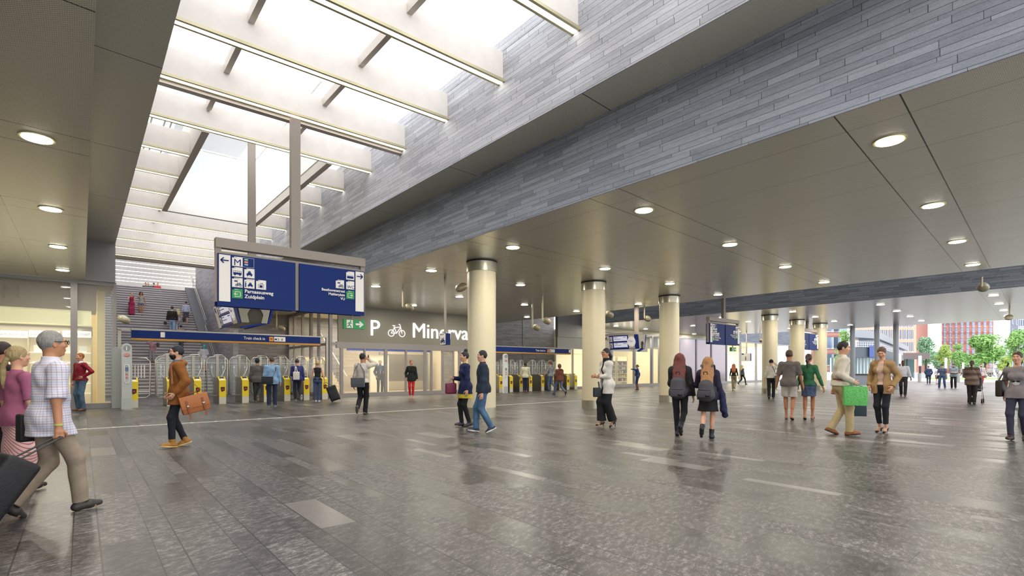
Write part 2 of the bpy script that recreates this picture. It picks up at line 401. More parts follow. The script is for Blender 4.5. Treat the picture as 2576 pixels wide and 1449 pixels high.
# ---- stairs up to the platform: 40 risers
m = MB(); NR = 40; ry, rz = 10.6/NR, 6.76/NR
for i in range(NR):
    y0 = 31.0+i*ry; z1 = (i+1)*rz
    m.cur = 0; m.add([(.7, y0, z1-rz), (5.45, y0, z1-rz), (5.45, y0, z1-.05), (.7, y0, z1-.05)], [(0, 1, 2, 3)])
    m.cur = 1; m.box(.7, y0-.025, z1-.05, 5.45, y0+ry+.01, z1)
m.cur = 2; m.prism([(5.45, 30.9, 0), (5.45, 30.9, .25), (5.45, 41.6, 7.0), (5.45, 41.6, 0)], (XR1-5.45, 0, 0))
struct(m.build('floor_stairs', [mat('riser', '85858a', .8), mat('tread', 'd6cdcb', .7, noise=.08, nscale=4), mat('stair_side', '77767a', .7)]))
slab('floor_platform', M_dark, (-6, 41.6, 6.5, 14, 62, 6.76))
# ================================================================ ceiling lights
M_ring = mat('lamp_ring', 'c2bd8c', .4, .4)
def make_lamp():
    e = empty('ceiling_light', (0, 0, 0))
    MB().cyl(0, 0, -.012, 0, .19, 32).build('trim_ring', M_ring, e); MB().cyl(0, 0, -.02, -.012, .155, 32).build('diffuser', M_lamp, e)
    return e
lp0 = make_lamp(); first = True
def lamp(x, y, label, group):
    global first
    if first: e = lp0; e.location = (x, y, Z0); first = False
    else: e = copy_tree(lp0, (x, y, Z0))
    tag(e, label, 'ceiling light', group)
    area('downlight', (x, y, Z0-.04), .26, LAMP_W)
LAMP_W = 46
for j in range(6):
    if -.45 > -8: lamp(-.45, 1.4+3.9*j+.0, 'round light in the left ceiling, %s from the near end' % ORD[j], 'lights in the left ceiling')
for j in range(8):
    for i in range(4):
        x = 8.25+3.87*i; y = 2.0+3.9*j+.07*(x-8.25)
        if y > 29.3 or (y > 23.5): continue
        lamp(x, y, 'round light in the main ceiling, %s row from the front, %s from the slate wall' % (ORD[j], ORD[i]), 'lights in the main ceiling')
for j in range(6):
    for i in range(4):
        x = 28.8+3.87*i; y = 2.0+3.9*j+.07*(x-8.25)
        if y > 23.8: continue
        lamp(x, y, 'small light in the grey outer ceiling, %s row from the front, %s towards the plaza' % (ORD[j], ORD[i]), 'lights in the outer ceiling')
# ================================================================ columns
M_col = mat('column_cream', 'e3d7b6', .45, noise=.02, nscale=1.5)
M_ringc = mat('column_steel', 'bdb8a4', .28, .8)
cols = [(1212, 1052, 'nearest the hanging sign, beside the couple'), (1493.5, 1028, 'behind the woman in the white blazer'), (1683.5, 1012, 'behind the red-haired girl with a backpack'),
        (1936.5, 990, 'under the outer ceiling, beside the man with a shoulder bag'), (2005.5, 984.5, 'behind the woman in the green jumper'), (2063, 980.5, 'at the plaza edge, last of the row')]
for k, (u, v, lb) in enumerate(cols):
    a, b, c = ray(u, v); d = H/-c+.41; x, y = a*d, b*d
    e = empty('column', (x, y, 0))
    MB().cyl(x, y, .28, Z0-.30, .40, 48).build('shaft', M_col, e)
    MB().cyl(x, y, 0, .28, .412, 48).build('base_band', M_ringc, e)
    MB().cyl(x, y, Z0-.30, Z0-.04, .43, 48).build('top_band', M_ringc, e)
    MB().cyl(x, y, Z0-.04, Z0-.003, .44, 48).build('shadow_gap', M_black, e)
    tag(e, 'round cream column, ' + lb, 'column', kind='thing')
# ================================================================ left shop
YS = 22.9
def bx(m, u0, v0, u1, v1, Y, t=.05):      # a slab on the plane Y seen between two image corners
    a = PY(u0, v0, Y); b = PY(u1, v1, Y); m.box(a.x, Y, b.z, b.x, Y+t, a.z); return m
slab('wall_left', M_white, (-8.2, -6, 0, -8, 30, Z0))
slab('wall_shop_back', mat('shop_cream', 'efe3b0', .7), (-8, 27.2, 0, .45, 27.4, Z0), (.45, 25.5, 0, .7, 30.3, 8.9))
slab('ceiling_shop', mat('shop_ceiling', 'b5a692', .7), (-8, 23.0, Z0-.02, .9, 27.2, Z0+.2))
slab('floor_shop', mat('shop_floor', 'cbbd96', .5), (-8, 23.0, -.2, .9, 27.2, .02))
m = MB(); m.box(-8, 22.85, 0, .93, 23.0, .17); m.box(-8, 22.88, Z0-.12, .93, 23.0, Z0)
xm = PY(186, 900, YS).x
m.box(xm-.09, 22.86, .17, xm+.09, 22.99, Z0-.12); m.box(.86, 22.86, 0, .94, 22.98, Z0+.0); m.box(-4.6, 22.86, .17, -4.48, 22.99, Z0-.12); m.box(.88, 22.98, 0, .93, 25.5, .15); m.box(.88, 25.4, 0, .93, 25.5, Z0)
struct(m.build('trim_shop_front', M_grey))
m = MB(); m.box(-8, 22.92, .17, xm-.09, 22.94, Z0-.12); m.box(xm+.09, 22.92, .17, .86, 22.94, Z0-.12); m.box(.9, 22.98, .15, .915, 25.4, Z0); struct(m.build('window_1', M_glass))
# fascia with the relief letters and the glowing band under it
e = empty('shop_fascia', (-2, 23.5, 2.9))
m = MB(); a = PY(243, 715, 23.5); b = PY(243, 790, 23.5); zf = 3.42
m.box(-7.9, 23.5, zf, a.x, 25.2, Z0-.03); m.build('fascia_panel', mat('fascia_taupe', 'a8967f', .7), e)
m = MB(); m.box(-7.9, 23.62, 2.92, a.x-.14, 25.2, zf); m.build('glowing_band', mat('band_glow', 'f2ecba', .6, emit=.4), e)
text('relief_letters', 'JUWELEN', mat('relief', '968775', .6), (PY(53, 748, 23.5).x, 23.49, PY(53, 748, 23.5).z-.02), (1, 0, 0), .62, e, .05, 'RIGHT')
tag(e, 'taupe shop fascia with relief letters above a glowing cream band', 'shop fascia')
# showcases
YC = 24.3
e = empty('display_showcase', (-2, YC, 0)); xr = PY(233, 830, YC).x
m = MB(); m.box(-8, YC, 2.55, xr, YC+.5, 2.9); m.build('header', mat('case_head', '9d968a', .5, .2), e)
m = MB(); m.box(-8, YC+.42, .1, xr, YC+.5, 2.55); m.build('back_panel', mat('case_back', 'e6d9b4', .6, emit=.25), e)
m = MB()
for k in range(5): m.box(-8, YC+.05, .45+k*.37, xr-.02, YC+.42, .475+k*.37)
m.build('shelf', mat('case_shelf', 'fffdf2', .4, emit=.3), e)
m = MB(); x_ = xr
while x_ > -8: m.box(x_-.045, YC, .1, x_, YC+.42, 2.55); x_ -= .85
m.build('divider', mat('case_div', 'c9bb92', .5), e)
tag(e, 'glowing jewellery display showcase with white shelves behind the left shop window', 'display case')
for k, (u, v, sf) in enumerate(((194, 841, 1), (112, 841, 1), (30, 841, 1))):
    p = PY(u, v, YC-.02); e = empty('shop_sign', (p.x, YC-.02, p.z))
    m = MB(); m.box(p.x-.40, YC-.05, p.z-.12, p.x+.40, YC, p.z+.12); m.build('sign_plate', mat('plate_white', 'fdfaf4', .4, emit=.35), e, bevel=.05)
    text('sign_lettering', 'DIAMOND POINT', mat('ink_grey', '7e7f86', .5), (p.x-.36, YC-.053, p.z-.045), (1, 0, 0), .12, e, .004, xsc=.74)
    tag(e, 'white plate reading DIAMOND POINT, %s' % ('beside the mullion above the man in the red jumper', 'partly behind the grey-haired man', 'at the far left of the shop window')[k], 'shop sign', 'name plates over the showcase')
area('shop_lamp', (-2.5, 23.9, 2.85), 5, 50, (1, .92, .72), shape='RECTANGLE', size_y=.6)  # area light added to brighten the shop interior
area('shop_lamp', (-3, 25.8, 4.3), 6, 90, (1, .92, .72), shape='RECTANGLE', size_y=1)  # second added light, for the back of the shop
for k in range(4):      # gift bags / trays on the shelves
    for r in range(3):
        x_ = xr-.27-(k//2)*.85-(k%2)*.36; z_ = .478+(4-r)*.37
        if r == 0:
            e = MB().box(x_-.11, YC+.12, z_, x_+.11, YC+.22, z_+.24).build('paper_gift_bag', mat('bag_white', 'f7f4ee', .6)); tag(e, 'small white paper gift bag on the top lit shelf of the jewellery showcase', 'gift bag', 'gift bags on the top showcase shelf')
        else:
            e = MB().box(x_-.15, YC+.1, z_, x_+.15, YC+.32, z_+.05).build('jewellery_tray', mat('tray_white', 'f0ece6', .6)); tag(e, 'flat white jewellery tray on a lower lit shelf of the showcase', 'tray', 'jewellery trays in the showcase')
# ================================================================ Minerva front
YM = 24.0; XM0 = 9.35
slab('wall_minerva', mat('minerva_panel', '8f8b7e', .5, .2), (XM0, YM, 2.62, 18.2, YM+.12, Z0))
m = MB(); m.box(XM0-.1, YM-.06, 2.36, 18.2, YM+.1, 2.66); m.box(XM0-.1, YM-.03, 0, 18.2, YM+.08, .2)
us = [(859, .1), (917, .035), (970, .12), (1021, .05), (1069, .12), (1113, .06), (1140, .05), (1158, .05)]
for u, w_ in us:
    x_ = PY(u, 900, YM).x; m.box(x_-w_/2-.02, YM-.05, .2, x_+w_/2+.02, YM+.06, 2.36)
m.box(14.4, YM-.05, .2, 14.5, YM+.06, 2.36); m.box(16.2, YM-.05, .2, 16.3, YM+.06, 2.36); m.box(18.1, YM-.06, 0, 18.25, YM+.2, Z0)
struct(m.build('trim_minerva_frame', mat('frame_taupe', '96908c', .4, .4)))
m = MB(); m.box(XM0, YM, .2, 18.1, YM+.015, 2.36); struct(m.build('window_2', M_glass))
# side glazing towards the gates
m = MB()
for y_, w_ in ((24.05, .16), (25.6, .07), (26.7, .16), (28.0, .1), (29.3, .1), (30.2, .16)): m.box(8.92, y_-w_/2, 0, 9.06, y_+w_/2, Z0)
for z_ in (0.08, 2.55, 4.3): m.box(8.94, 24, z_-.06, 9.04, 30.3, z_+.06)
m.box(9.0, 23.95, Z0-.1, XM0, 24.05, Z0); m.box(9.0, 23.95, 2.5, XM0, 24.05, 2.62); m.box(9.0, 23.95, 0, XM0, 24.05, .15)
struct(m.build('trim_side_glazing', mat('frame_taupe')))
m = MB(); m.box(8.98, 24, .1, 8.995, 30.2, 4.3); m.box(9.06, 23.99, .15, XM0-.1, 24.0, 4.3); struct(m.build('window_3', M_glass))
slab('wall_lobby_back', mat('lobby_wall', 'd9ccae', .7), (9.05, 31.5, 0, 18.3, 31.7, Z0), (18.2, 24.1, 0, 18.4, 31.5, Z0))
slab('wall_lobby_brick', brick_mat('lobby_brick', 'x', 'cfc0a6', 'a39684'), (11.6, 31.3, .0, 15.2, 31.5, 3.4))
slab('ceiling_lobby', mat('lobby_ceiling', 'cfc6b0', .7), (9.05, 24.12, Z0-.05, 18.2, 31.5, Z0+.1))
slab('floor_lobby', mat('lobby_floor', 'a3937c', .35), (9.05, 24.05, -.15, 18.2, 31.5, .015))
area('lobby_fill_light', (13.5, 27.5, 4.2), 7, 620, (1, .9, .72), shape='RECTANGLE', size_y=4)  # large area light added to brighten the lobby behind the glass
m = MB(); p = PY(954, 945, 28.5)
m.box(p.x-.55, 28.5, 0, p.x+.62, 28.6, 2.2); struct(m.build('door_1', mat('door_cream', 'f2ead4', .6)))
m = MB(); m.box(11.5, 28.2, 2.42, 17, 28.3, 2.72); struct(m.build('trim_blue_band', M_blue2))
m = MB()
for i in range(12): m.box(9.3, 26.6+.26*i, .0, 10.7, 31.4, .17*(i+1))
struct(m.build('floor_lobby_stairs', mat('lobby_stair', 'd8cbb0', .7)))
e = MB().tube([(10.75, 26.4, .95), (10.75, 31, 3.9)], .03).build('stair_rail', M_white); tag(e, 'slanting pale handrail beside the steps inside the glass lobby', 'handrail')
e = empty('lobby_screen', (14, 29.5, 0))
MB().box(14.2, 29.5, .6, 17.4, 29.6, 2.3).build('panel', mat('screen_dark', '6f6658', .4), e); MB().box(14.1, 29.45, 0, 14.2, 29.65, 2.4).build('post', M_grey, e); MB().box(17.4, 29.45, 0, 17.5, 29.65, 2.4).build('post', M_grey, e)
tag(e, 'dark partition panel standing inside the glass lobby near the round column', 'partition')
# fascia lettering
M_let = mat('letter_glow', 'fffefa', .4, emit=1.0)
a = PY(928.5, 843, YM)
o = text('lettering_parking', 'P', M_let, (a.x, YM-.032, 3.03), (1, 0, 0), 1.12, None, .05); tag(o, 'large white letter P on the grey fascia over the glass doors', 'sign lettering')
a = PY(1036, 850, YM)
o = text('lettering_name', 'Minerva', M_let, (a.x-.03, YM-.032, 3.02), (1, 0, 0), 1.12, None, .05); tag(o, 'large white lettering Minerva on the grey fascia, running behind the round column', 'sign lettering')
def bike(m, o, s, x=Vector((1, 0, 0)), z=Vector((0, 0, 1)), r=.024, n=-1):
    P = lambda a, b: Vector(o)+x*a*s+z*b*s
    for cx in (0.24, 1.12):
        m.tube([P(cx+.24*math.cos(t*PI/12), .24+.24*math.sin(t*PI/12)) for t in range(25)], r*s, 5)
    for a, b in (((.24, .24), (.5, .66)), ((.5, .66), (1.0, .72)), ((.24, .24), (.66, .24)), ((.66, .24), (.45, .78)), ((.66, .24), (1.0, .68)), ((1.12, .24), (.95, .9)), ((.34, .8), (.56, .8)), ((.95, .9), (.84, .93))):
        m.tube([P(*a), P(*b)], r*s, 5)
    return m
a = PY(976, 846, YM); b = PY(1018, 846, YM)
o = bike(MB(), (a.x, YM-.03, 3.03), (b.x-a.x)/1.36).build('bicycle_symbol', M_let); tag(o, 'white bicycle outline between the letter P and the name on the grey fascia', 'sign symbol')
# ================================================================ right hand shops
YR = 24.5
M_shop = mat('shop_wall_bright', 'fbf3d4', .7)
slab('wall_right_shops_back', M_shop, (27.4, 29.3, 0, 62, 29.5, 4.2), (27.3, 24.6, 0, 27.4, 29.3, 4.3), (46, 24.7, 0, 46.2, 29.3, 4.2))
slab('ceiling_right_shops', M_shop, (27.4, 24.6, 4.05, 62, 29.3, 4.4))
slab('floor_right_shops', mat('shop_floor2', 'e0d6b8', .5), (27.4, 24.55, -.1, 62, 29.3, .02))
slab('wall_shop_fascia', mat('fascia_grey', '8e8b84', .4, .4), (24.45, 24.35, 3.55, 27.3, 24.6, Z0+1.2), (24.45, 24.4, 2.75, 27.3, 24.55, 3.55))
slab('wall_shop_lit', mat('lit_panel', 'fbf2c4', .6, emit=.5), (24.5, 24.5, .15, 27.25, 24.6, 2.4), (24.5, 24.38, 2.42, 27.25, 24.55, 2.75))
slab('trim_shop_plinth', M_grey, (24.45, 24.3, 0, 27.3, 24.6, .15), (27.3, 24.4, 0, 62, 24.6, .22))
m = MB()
m.box(27.3, 24.42, 4.0, 62, 24.55, 4.12)
xs_ = [27.35, 30.2, 33.0, 35.3, 36.4, 39.2, 42, 44.6, 47.4, 50.2, 53.6, 57, 61.9]
for x_ in xs_: m.box(x_-.09, 24.4, .2, x_+.09, 24.6, 4.1)
struct(m.build('trim_right_frames', mat('frame_blue_grey', '8a8890', .4, .5)))
m = MB(); m.box(27.35, 24.47, .22, 39.2, 24.48, 4.0); m.box(47.4, 24.47, .22, 62, 24.48, 4.0); struct(m.build('window_4', mat('shop_glass', 'e4ecee', .03, alpha=.1)))
m = MB(); m.box(39.2, 24.47, .22, 47.4, 24.48, 4.0); struct(m.build('window_5', mat('mirror_glass', '8f858c', .1, .5)))
m = MB(); m.box(28.6, 24.62, 2.75, 34.9, 24.9, 3.1); m.box(27.4, 25.0, 3.1, 39, 26, 3.2); struct(m.build('trim_shop_header', M_grey))
m = MB(); m.box(62, 24.4, 4.12, 62.1, 30, 8); m.box(44.2, 24.4, 4.12, 62, 24.6, 9); struct(m.build('wall_upper_outer', brick_mat('outer_slate', 'x', '7f8796', '4b505c')))
struct(MB().box(27.45, 25.7, 3.1, 39, 25.8, 4.04).build('wall_shop_bulkhead', mat('bulkhead_taupe', '8d877a', .6)))
# shelving units with goods
for k, x_ in enumerate((30.6, 32.2, 33.7)):
    e = empty('shop_shelving', (x_, 26.2, 0)); m = MB()
    for q in range(6): m.box(x_-.6, 26.2, .35+.33*q, x_+.6, 26.6, .38+.33*q)
    m.build('shelf', mat('shelf_white', 'fffdf5', .5), e)
    m = MB(); m.box(x_-.65, 26.2, 0, x_-.6, 26.62, 2.4); m.build('side_panel', mat('shelf_cream', 'e8dfbe', .5), e); m = MB(); m.box(x_+.6, 26.2, 0, x_+.65, 26.62, 2.4); m.build('side_panel', mat('shelf_cream'), e)
    m = MB(); m.box(x_-.6, 26.6, .05, x_+.6, 26.64, 2.4); m.build('back_panel', mat('shelf_back', 'f0e7c8', .5), e)
    tag(e, 'white goods shelving inside the bright shop, %s from the left' % ORD[k], 'shelving', 'shelving in the bright shop')
    for q in range(5):
        for r in range(4):
            c = random.choice(['c9bda0', 'd8d2c4', 'b07060', 'e8e4d8', '5a6a80', 'd0c070'])
            o = MB().box(x_-.5+.27*r, 26.28, .382+.33*q, x_-.32+.27*r, 26.45, .382+.33*q+random.uniform(.12, .22)).build('boxed_product', mat('goods_'+c, c, .6))
            tag(o, 'small boxed product standing on the white shelving in the bright shop', 'product', 'products on the shop shelving')
area('shop_lamp', (32, 25.6, 3.9), 8, 420, (1, .95, .78), shape='RECTANGLE', size_y=1.6)  # this and the next two are added lights that brighten the shop interiors
area('shop_lamp', (41.5, 27, 3.9), 5, 160, (1, .95, .78), shape='RECTANGLE', size_y=2)
area('shop_lamp', (53, 26.5, 3.9), 12, 420, (1, .95, .78), shape='RECTANGLE', size_y=2)
for k in range(7):
    x_ = 28.3+.9*k; o = MB().box(x_, 25.3, 3.25, x_+.05, 25.35, 3.95).build('light_tube', mat('tube_glow', 'fffcee', .5, emit=2.5)); tag(o, 'short vertical white light tube hanging in the upper part of the shop window', 'light tube', 'vertical light tubes in the shop window')
# ================================================================ hanging way-finding signs
def arrow(m, c, s, d, Y, w=.035):          # arrow on a plane Y, d = direction (dx, dz)
    c = Vector((c[0], Y, c[1])); dx = Vector((d[0], 0, d[1])).normalized(); nz = Vector((-dx.z, 0, dx.x)); tip = c+dx*s
    m.bar(c-dx*s, tip-dx*w*.5, .006, w, up=nz); 
    for q in (1, -1): m.bar(tip, tip-dx*s*.75+nz*q*s*.75, .006, w, up=(nz*q+dx))
    return m
def wayfinding(xc, Y, posts, label):
    L = 3.08; x0 = xc-L/2; e = empty('wayfinding_sign', (xc, Y, 2.6))
    zt = 3.94
    MB().box(x0, Y-.09, zt-.19, x0+L, Y+.09, zt).build('top_beam', M_taupe, e)
    m = MB(); m.box(x0, Y-.06, 2.68, x0+.1, Y+.06, zt-.19); m.build('side_post', M_taupe, e)
    m = MB(); m.box(x0+L-.1, Y-.06, 2.68, x0+L, Y+.06, zt-.19); m.build('side_post', M_taupe, e)
    m = MB(); m.box(xc-.04, Y-.05, 2.62, xc+.04, Y+.05, 3.62); m.build('middle_post', M_taupe, e)
    m = MB(); m.box(x0+.1, Y-.04, 3.60, x0+L-.1, Y+.04, 3.68); m.build('cross_bar', M_taupe, e)
    for px, z1 in posts: MB().box(px-.095, Y-.07, zt, px+.095, Y+.07, z1).build('hanger_post', M_taupe, e)
    w = 1.47
    for side in (0, 1):
        a = x0+.03 if side == 0 else xc+.04; f = Y-.11
        pn = MB().box(a, Y-.10, 2.60, a+w, Y-.062, 3.63).build('sign_panel', M_blue, e)
        MB().box(a-.02, Y+.062, 2.60, a+w-.02, Y+.10, 3.60).build('rear_panel', M_blue, e)
        # white arrow strip
        m = MB(); sx = a+.02 if side == 0 else a+w-.22
        m.box(sx, f-.004, 2.69, sx+.20, f, 3.61); m.build('arrow_strip', M_sw, pn)
        m = MB(); arrow(m, (sx+.1, 3.50), .07, (-1, 0) if side == 0 else (1, 0), f-.008, .022); m.build('arrow', M_blue, pn)
        tl = MB(); ik = MB(); gr = MB(); wh = MB()
        def tile(x, z, s=.19, m=tl):
            m.box(x, f-.004, z, x+s, f, z+s*.88); m.box(x+s*.2, f-.004, z+s*.88, x+s, f, z+s)
        def R(x0_, z0_, x1_, z1_, m=ik): m.box(x0_, f-.008, z0_, x1_, f-.004, z1_)
        def dot(x, z, r, m=ik): m.tube([(x, f-.004, z), (x, f-.009, z)], r, 12)
        def bus(x, z): R(x+.02, z+.045, x+.17, z+.08); R(x+.02, z+.08, x+.17, z+.085); R(x+.02, z+.115, x+.165, z+.12); [R(x+.02+q*.035, z+.085, x+.025+q*.035, z+.115) for q in range(5)]; dot(x+.05, z+.04, .016); dot(x+.14, z+.04, .016)
        def car(x, z, s=1): 
            R(x+.04*s, z+.05*s, x+.15*s, z+.08*s); R(x+.05*s, z+.03*s, x+.07*s, z+.05*s); R(x+.12*s, z+.03*s, x+.14*s, z+.05*s)
            ik.prism([(x+.055*s, f-.004, z+.08*s), (x+.07*s, f-.004, z+.115*s), (x+.12*s, f-.004, z+.115*s), (x+.135*s, f-.004, z+.08*s)], (0, -.004, 0)); R(x+.075*s, z+.12*s, x+.115*s, z+.135*s)
        def cyc(x, z): bike(ik, (x+.06, f-.006, z+.02), .085, r=.05); R(x+.04, z+.11, x+.1, z+.135)
        if side == 0:
            tx = a+.25
            tile(tx, 3.41); text('symbol_metro', 'M', M_blue, (tx+.025, f-.006, 3.425), (1, 0, 0), .185, pn, .004)
            for q, c in enumerate(('6ab187', 'e8785a', '6fa9cf')):
                t_ = MB().box(tx+.22, f-.005, 3.545-.05*q, tx+.29, f, 3.58-.05*q).build('metro_line_tag', mat('line_'+c, c, .5), pn)
                text('line_number', ('M50', 'M51', 'M52')[q], M_sw, (tx+.225, f-.007, 3.551-.05*q), (1, 0, 0), .03, pn, .002)
            for q in ((tx+.19, 3.41, tx+.40, 3.414), (tx+.19, 3.596, tx+.40, 3.6), (tx+.396, 3.41, tx+.40, 3.6)): R(*q, m=wh)
            tile(tx, 3.20); bus(tx, 3.20); tile(tx+.22, 3.20); car(tx+.22, 3.205)
            tile(tx, 2.99); cyc(tx, 2.99); tile(tx+.22, 2.99); car(tx+.25, 2.995, .85); R(tx+.235, 3.01, tx+.255, 3.10); dot(tx+.245, 3.115, .01)
            tile(tx+.44, 2.99); R(tx+.48, 3.02, tx+.585, 3.025); R(tx+.48, 3.09, tx+.585, 3.095); R(tx+.48, 3.02, tx+.485, 3.095); R(tx+.58, 3.02, tx+.585, 3.095); R(tx+.505, 3.03, tx+.56, 3.075); R(tx+.51, 3.11, tx+.55, 3.117); dot(tx+.555, 3.113, .01)
            tile(tx, 2.77, m=gr); 
            for q in ((.045, .03, .155, .04), (.045, .125, .155, .135), (.145, .03, .155, .135)): R(tx+q[0], 2.77+q[1], tx+q[2], 2.77+q[3], m=wh)
            arrow(wh, (tx+.07, 2.853), .032, (-1, 0), f-.006, .013)
            for q, s_ in ((2.895, 'Parnassusweg'), (2.79, 'Zuidplein')): text('lettering', s_, M_sw, (tx+.225, f-.006, q), (1, 0, 0), .098, pn, .004, bold=.0022)
            for (x_, z_, s_) in ((tx+.04, 3.58, 'metro'), (tx+.04, 3.37, 'bus'), (tx+.26, 3.37, 'taxi'), (tx+.04, 3.16, 'fietsverhuur'), (tx+.26, 3.16, 'halen en brengen'), (tx+.48, 3.16, 'kluis')): text('caption', s_, M_blue, (x_, f-.006, z_), (1, 0, 0), .022, pn, .002, xsc=.85)
            text('caption', 'uitgang', M_sw, (tx+.04, f-.006, 2.94), (1, 0, 0), .026, pn, .002)
        else:
            tx = a+w-.25-.19
            tile(tx, 3.40); R(tx+.02, 3.43, tx+.17, 3.475); R(tx+.03, 3.475, tx+.16, 3.48); R(tx+.03, 3.495, tx+.16, 3.50); R(tx+.03, 3.475, tx+.034, 3.5); R(tx+.156, 3.475, tx+.16, 3.5)
            tile(tx, 3.18); text('symbol_toilets', 'WC', M_blue, (tx+.02, f-.006, 3.2), (1, 0, 0), .1, pn, .004)
            tile(tx-.24, 3.18); cyc(tx-.24, 3.18)
            tile(tx, 2.96, m=gr)
            for q in ((.035, .03, .145, .04), (.035, .125, .145, .135), (.035, .03, .045, .135)): R(tx+q[0], 2.96+q[1], tx+q[2], 2.96+q[3], m=wh)
            arrow(wh, (tx+.115, 3.043), .032, (1, 0), f-.006, .013)
            for q, s_ in ((3.095, 'Beethovenstraat'), (3.01, 'Mahlerplein'), (2.925, 'VU')): text('lettering', s_, M_sw, (tx-.03, f-.006, q), (1, 0, 0), .08, pn, .004, 'RIGHT', bold=.0018)
            for (x_, z_, s_) in ((tx+.04, 3.57, 'tram'), (tx+.04, 3.35, 'toilet'), (tx-.2, 3.35, 'fietsverhuur')): text('caption', s_, M_blue, (x_, f-.006, z_), (1, 0, 0), .022, pn, .002, xsc=.85)
            text('caption', 'uitgang', M_sw, (tx+.04, f-.006, 3.13), (1, 0, 0), .026, pn, .002)
        tl.build('pictogram_tile', M_sw, pn)
        gr.build('exit_tile', M_green, pn); wh.build('exit_symbol', M_sw, pn); ik.build('pictogram', M_blue, pn)
    tag(e, label, 'wayfinding sign'); return e
s1 = wayfinding(3.55, 11.5, [(3.53, ZF-.06)], 'big blue double wayfinding sign hanging from the skylight, pointing to Parnassusweg and Beethovenstraat')
s2 = wayfinding(25.15, 13.15, [(25.15, 7.9)], 'blue double wayfinding sign hanging above the girls with backpacks')
s3 = wayfinding(35.6, 13.0, [(35.6, Z0)], 'blue wayfinding sign half hidden between the far cream columns')
# green emergency exit signs
def exit_sign(x, Y, z, label, s=1.0, hang=Z0):
    e = empty('emergency_exit_sign', (x, Y, z)); f = Y-.06
    b = MB().box(x, Y-.055, z, x+.52*s, Y+.055, z+.22*s).build('housing', M_green, e); MB().box(x+.2*s, Y-.02, z+.22*s, x+.24*s, Y+.02, hang).build('hanger', M_taupe, e)
    MB().box(x+.06*s, f-.002, z+.015, x+.21*s, f, z+.205*s).build('running_panel', M_sw, e)
    m = MB(); k = x+.135*s; q = z
    m.tube([(k+.02, f-.003, q+.175*s), (k+.02, f-.008, q+.175*s)], .018*s, 10)
    for a, b_ in (((.01, .15), (-.01, .09)), ((-.01, .09), (.03, .055)), ((.03, .055), (.03, .025)), ((-.01, .09), (-.045, .055)), ((-.045, .055), (-.06, .05)), ((.01, .145), (.045, .12)), ((.01, .145), (-.03, .13)), ((-.03, .13), (-.045, .105))):
        m.tube([(k+a[0]*s, f-.005, q+a[1]*s), (k+b_[0]*s, f-.005, q+b_[1]*s)], .010*s, 6)
    m.build('running_figure', M_green, e)
    m = MB(); m.bar((x+.28*s, f-.003, z+.11*s), (x+.42*s, f-.003, z+.11*s), .006, .045*s); m.prism([(x+.38*s, f, z+.19*s), (x+.48*s, f, z+.11*s), (x+.38*s, f, z+.03*s), (x+.36*s, f, z+.06*s), (x+.42*s, f, z+.11*s), (x+.36*s, f, z+.16*s)], (0, -.006, 0)); m.build('arrow', M_sw, e)
    tag(e, label, 'exit sign'); return e
a = PY(861, 826, 11.56); exit_sign(a.x+.02, 11.56, a.z, 'green running-man exit sign under the right end of the big blue sign', .98, 2.64)
a = PY(1838, 884, 13.3); exit_sign(a.x, 13.3, 2.3, 'small green exit sign under the blue sign above the backpack girls', .95, 2.6)
# small hanging pictogram boxes
def picto(u, v, Y, w, h, label, kind):
    p = PY(u, v, Y); e = empty('hanging_pictogram_sign', (p.x, Y, p.z-h))
    MB().box(p.x-.03, Y-.03, p.z, p.x+.03, Y+.03, Z0).build('hanger', M_taupe, e)
    MB().box(p.x-.09, Y-w/2, p.z-h, p.x+.09, Y+w/2, p.z).build('housing', M_blue, e)
    m = MB(); m.box(p.x-.096, Y-w/2+.01, p.z-h+.01, p.x-.09, Y+w/2-.01, p.z-h*.16); m.box(p.x-.096, Y-w/2+.01, p.z-h*.16, p.x-.09, Y+w*.25, p.z-.01); m.build('face', M_sw, e)
    if kind == 'bike':
        bike(MB(), (p.x-.1, Y+w*.38, p.z-h+.06), w*.55, x=Vector((0, -1, 0)), r=.05).build('bicycle_symbol', M_blue, e); text('caption', 'fiets', M_blue, (p.x-.1, Y+w*.1, p.z-h*.13), (0, -1, 0), .06, e, .002)
    else: text('symbol_information', 'i', M_blue, (p.x-.1, Y+.07, p.z-h+.08), (0, -1, 0), .42, e, .004, bold=.012)
    tag(e, label, 'hanging sign'); return e
picto(1120, 839, 14.5, .34, .38, 'small hanging sign with a blue bicycle symbol in front of the Minerva lettering', 'bike')
picto(1878, 889, 19.5, .72, .62, 'small hanging information sign with a blue letter i above the far shop doors', 'info')
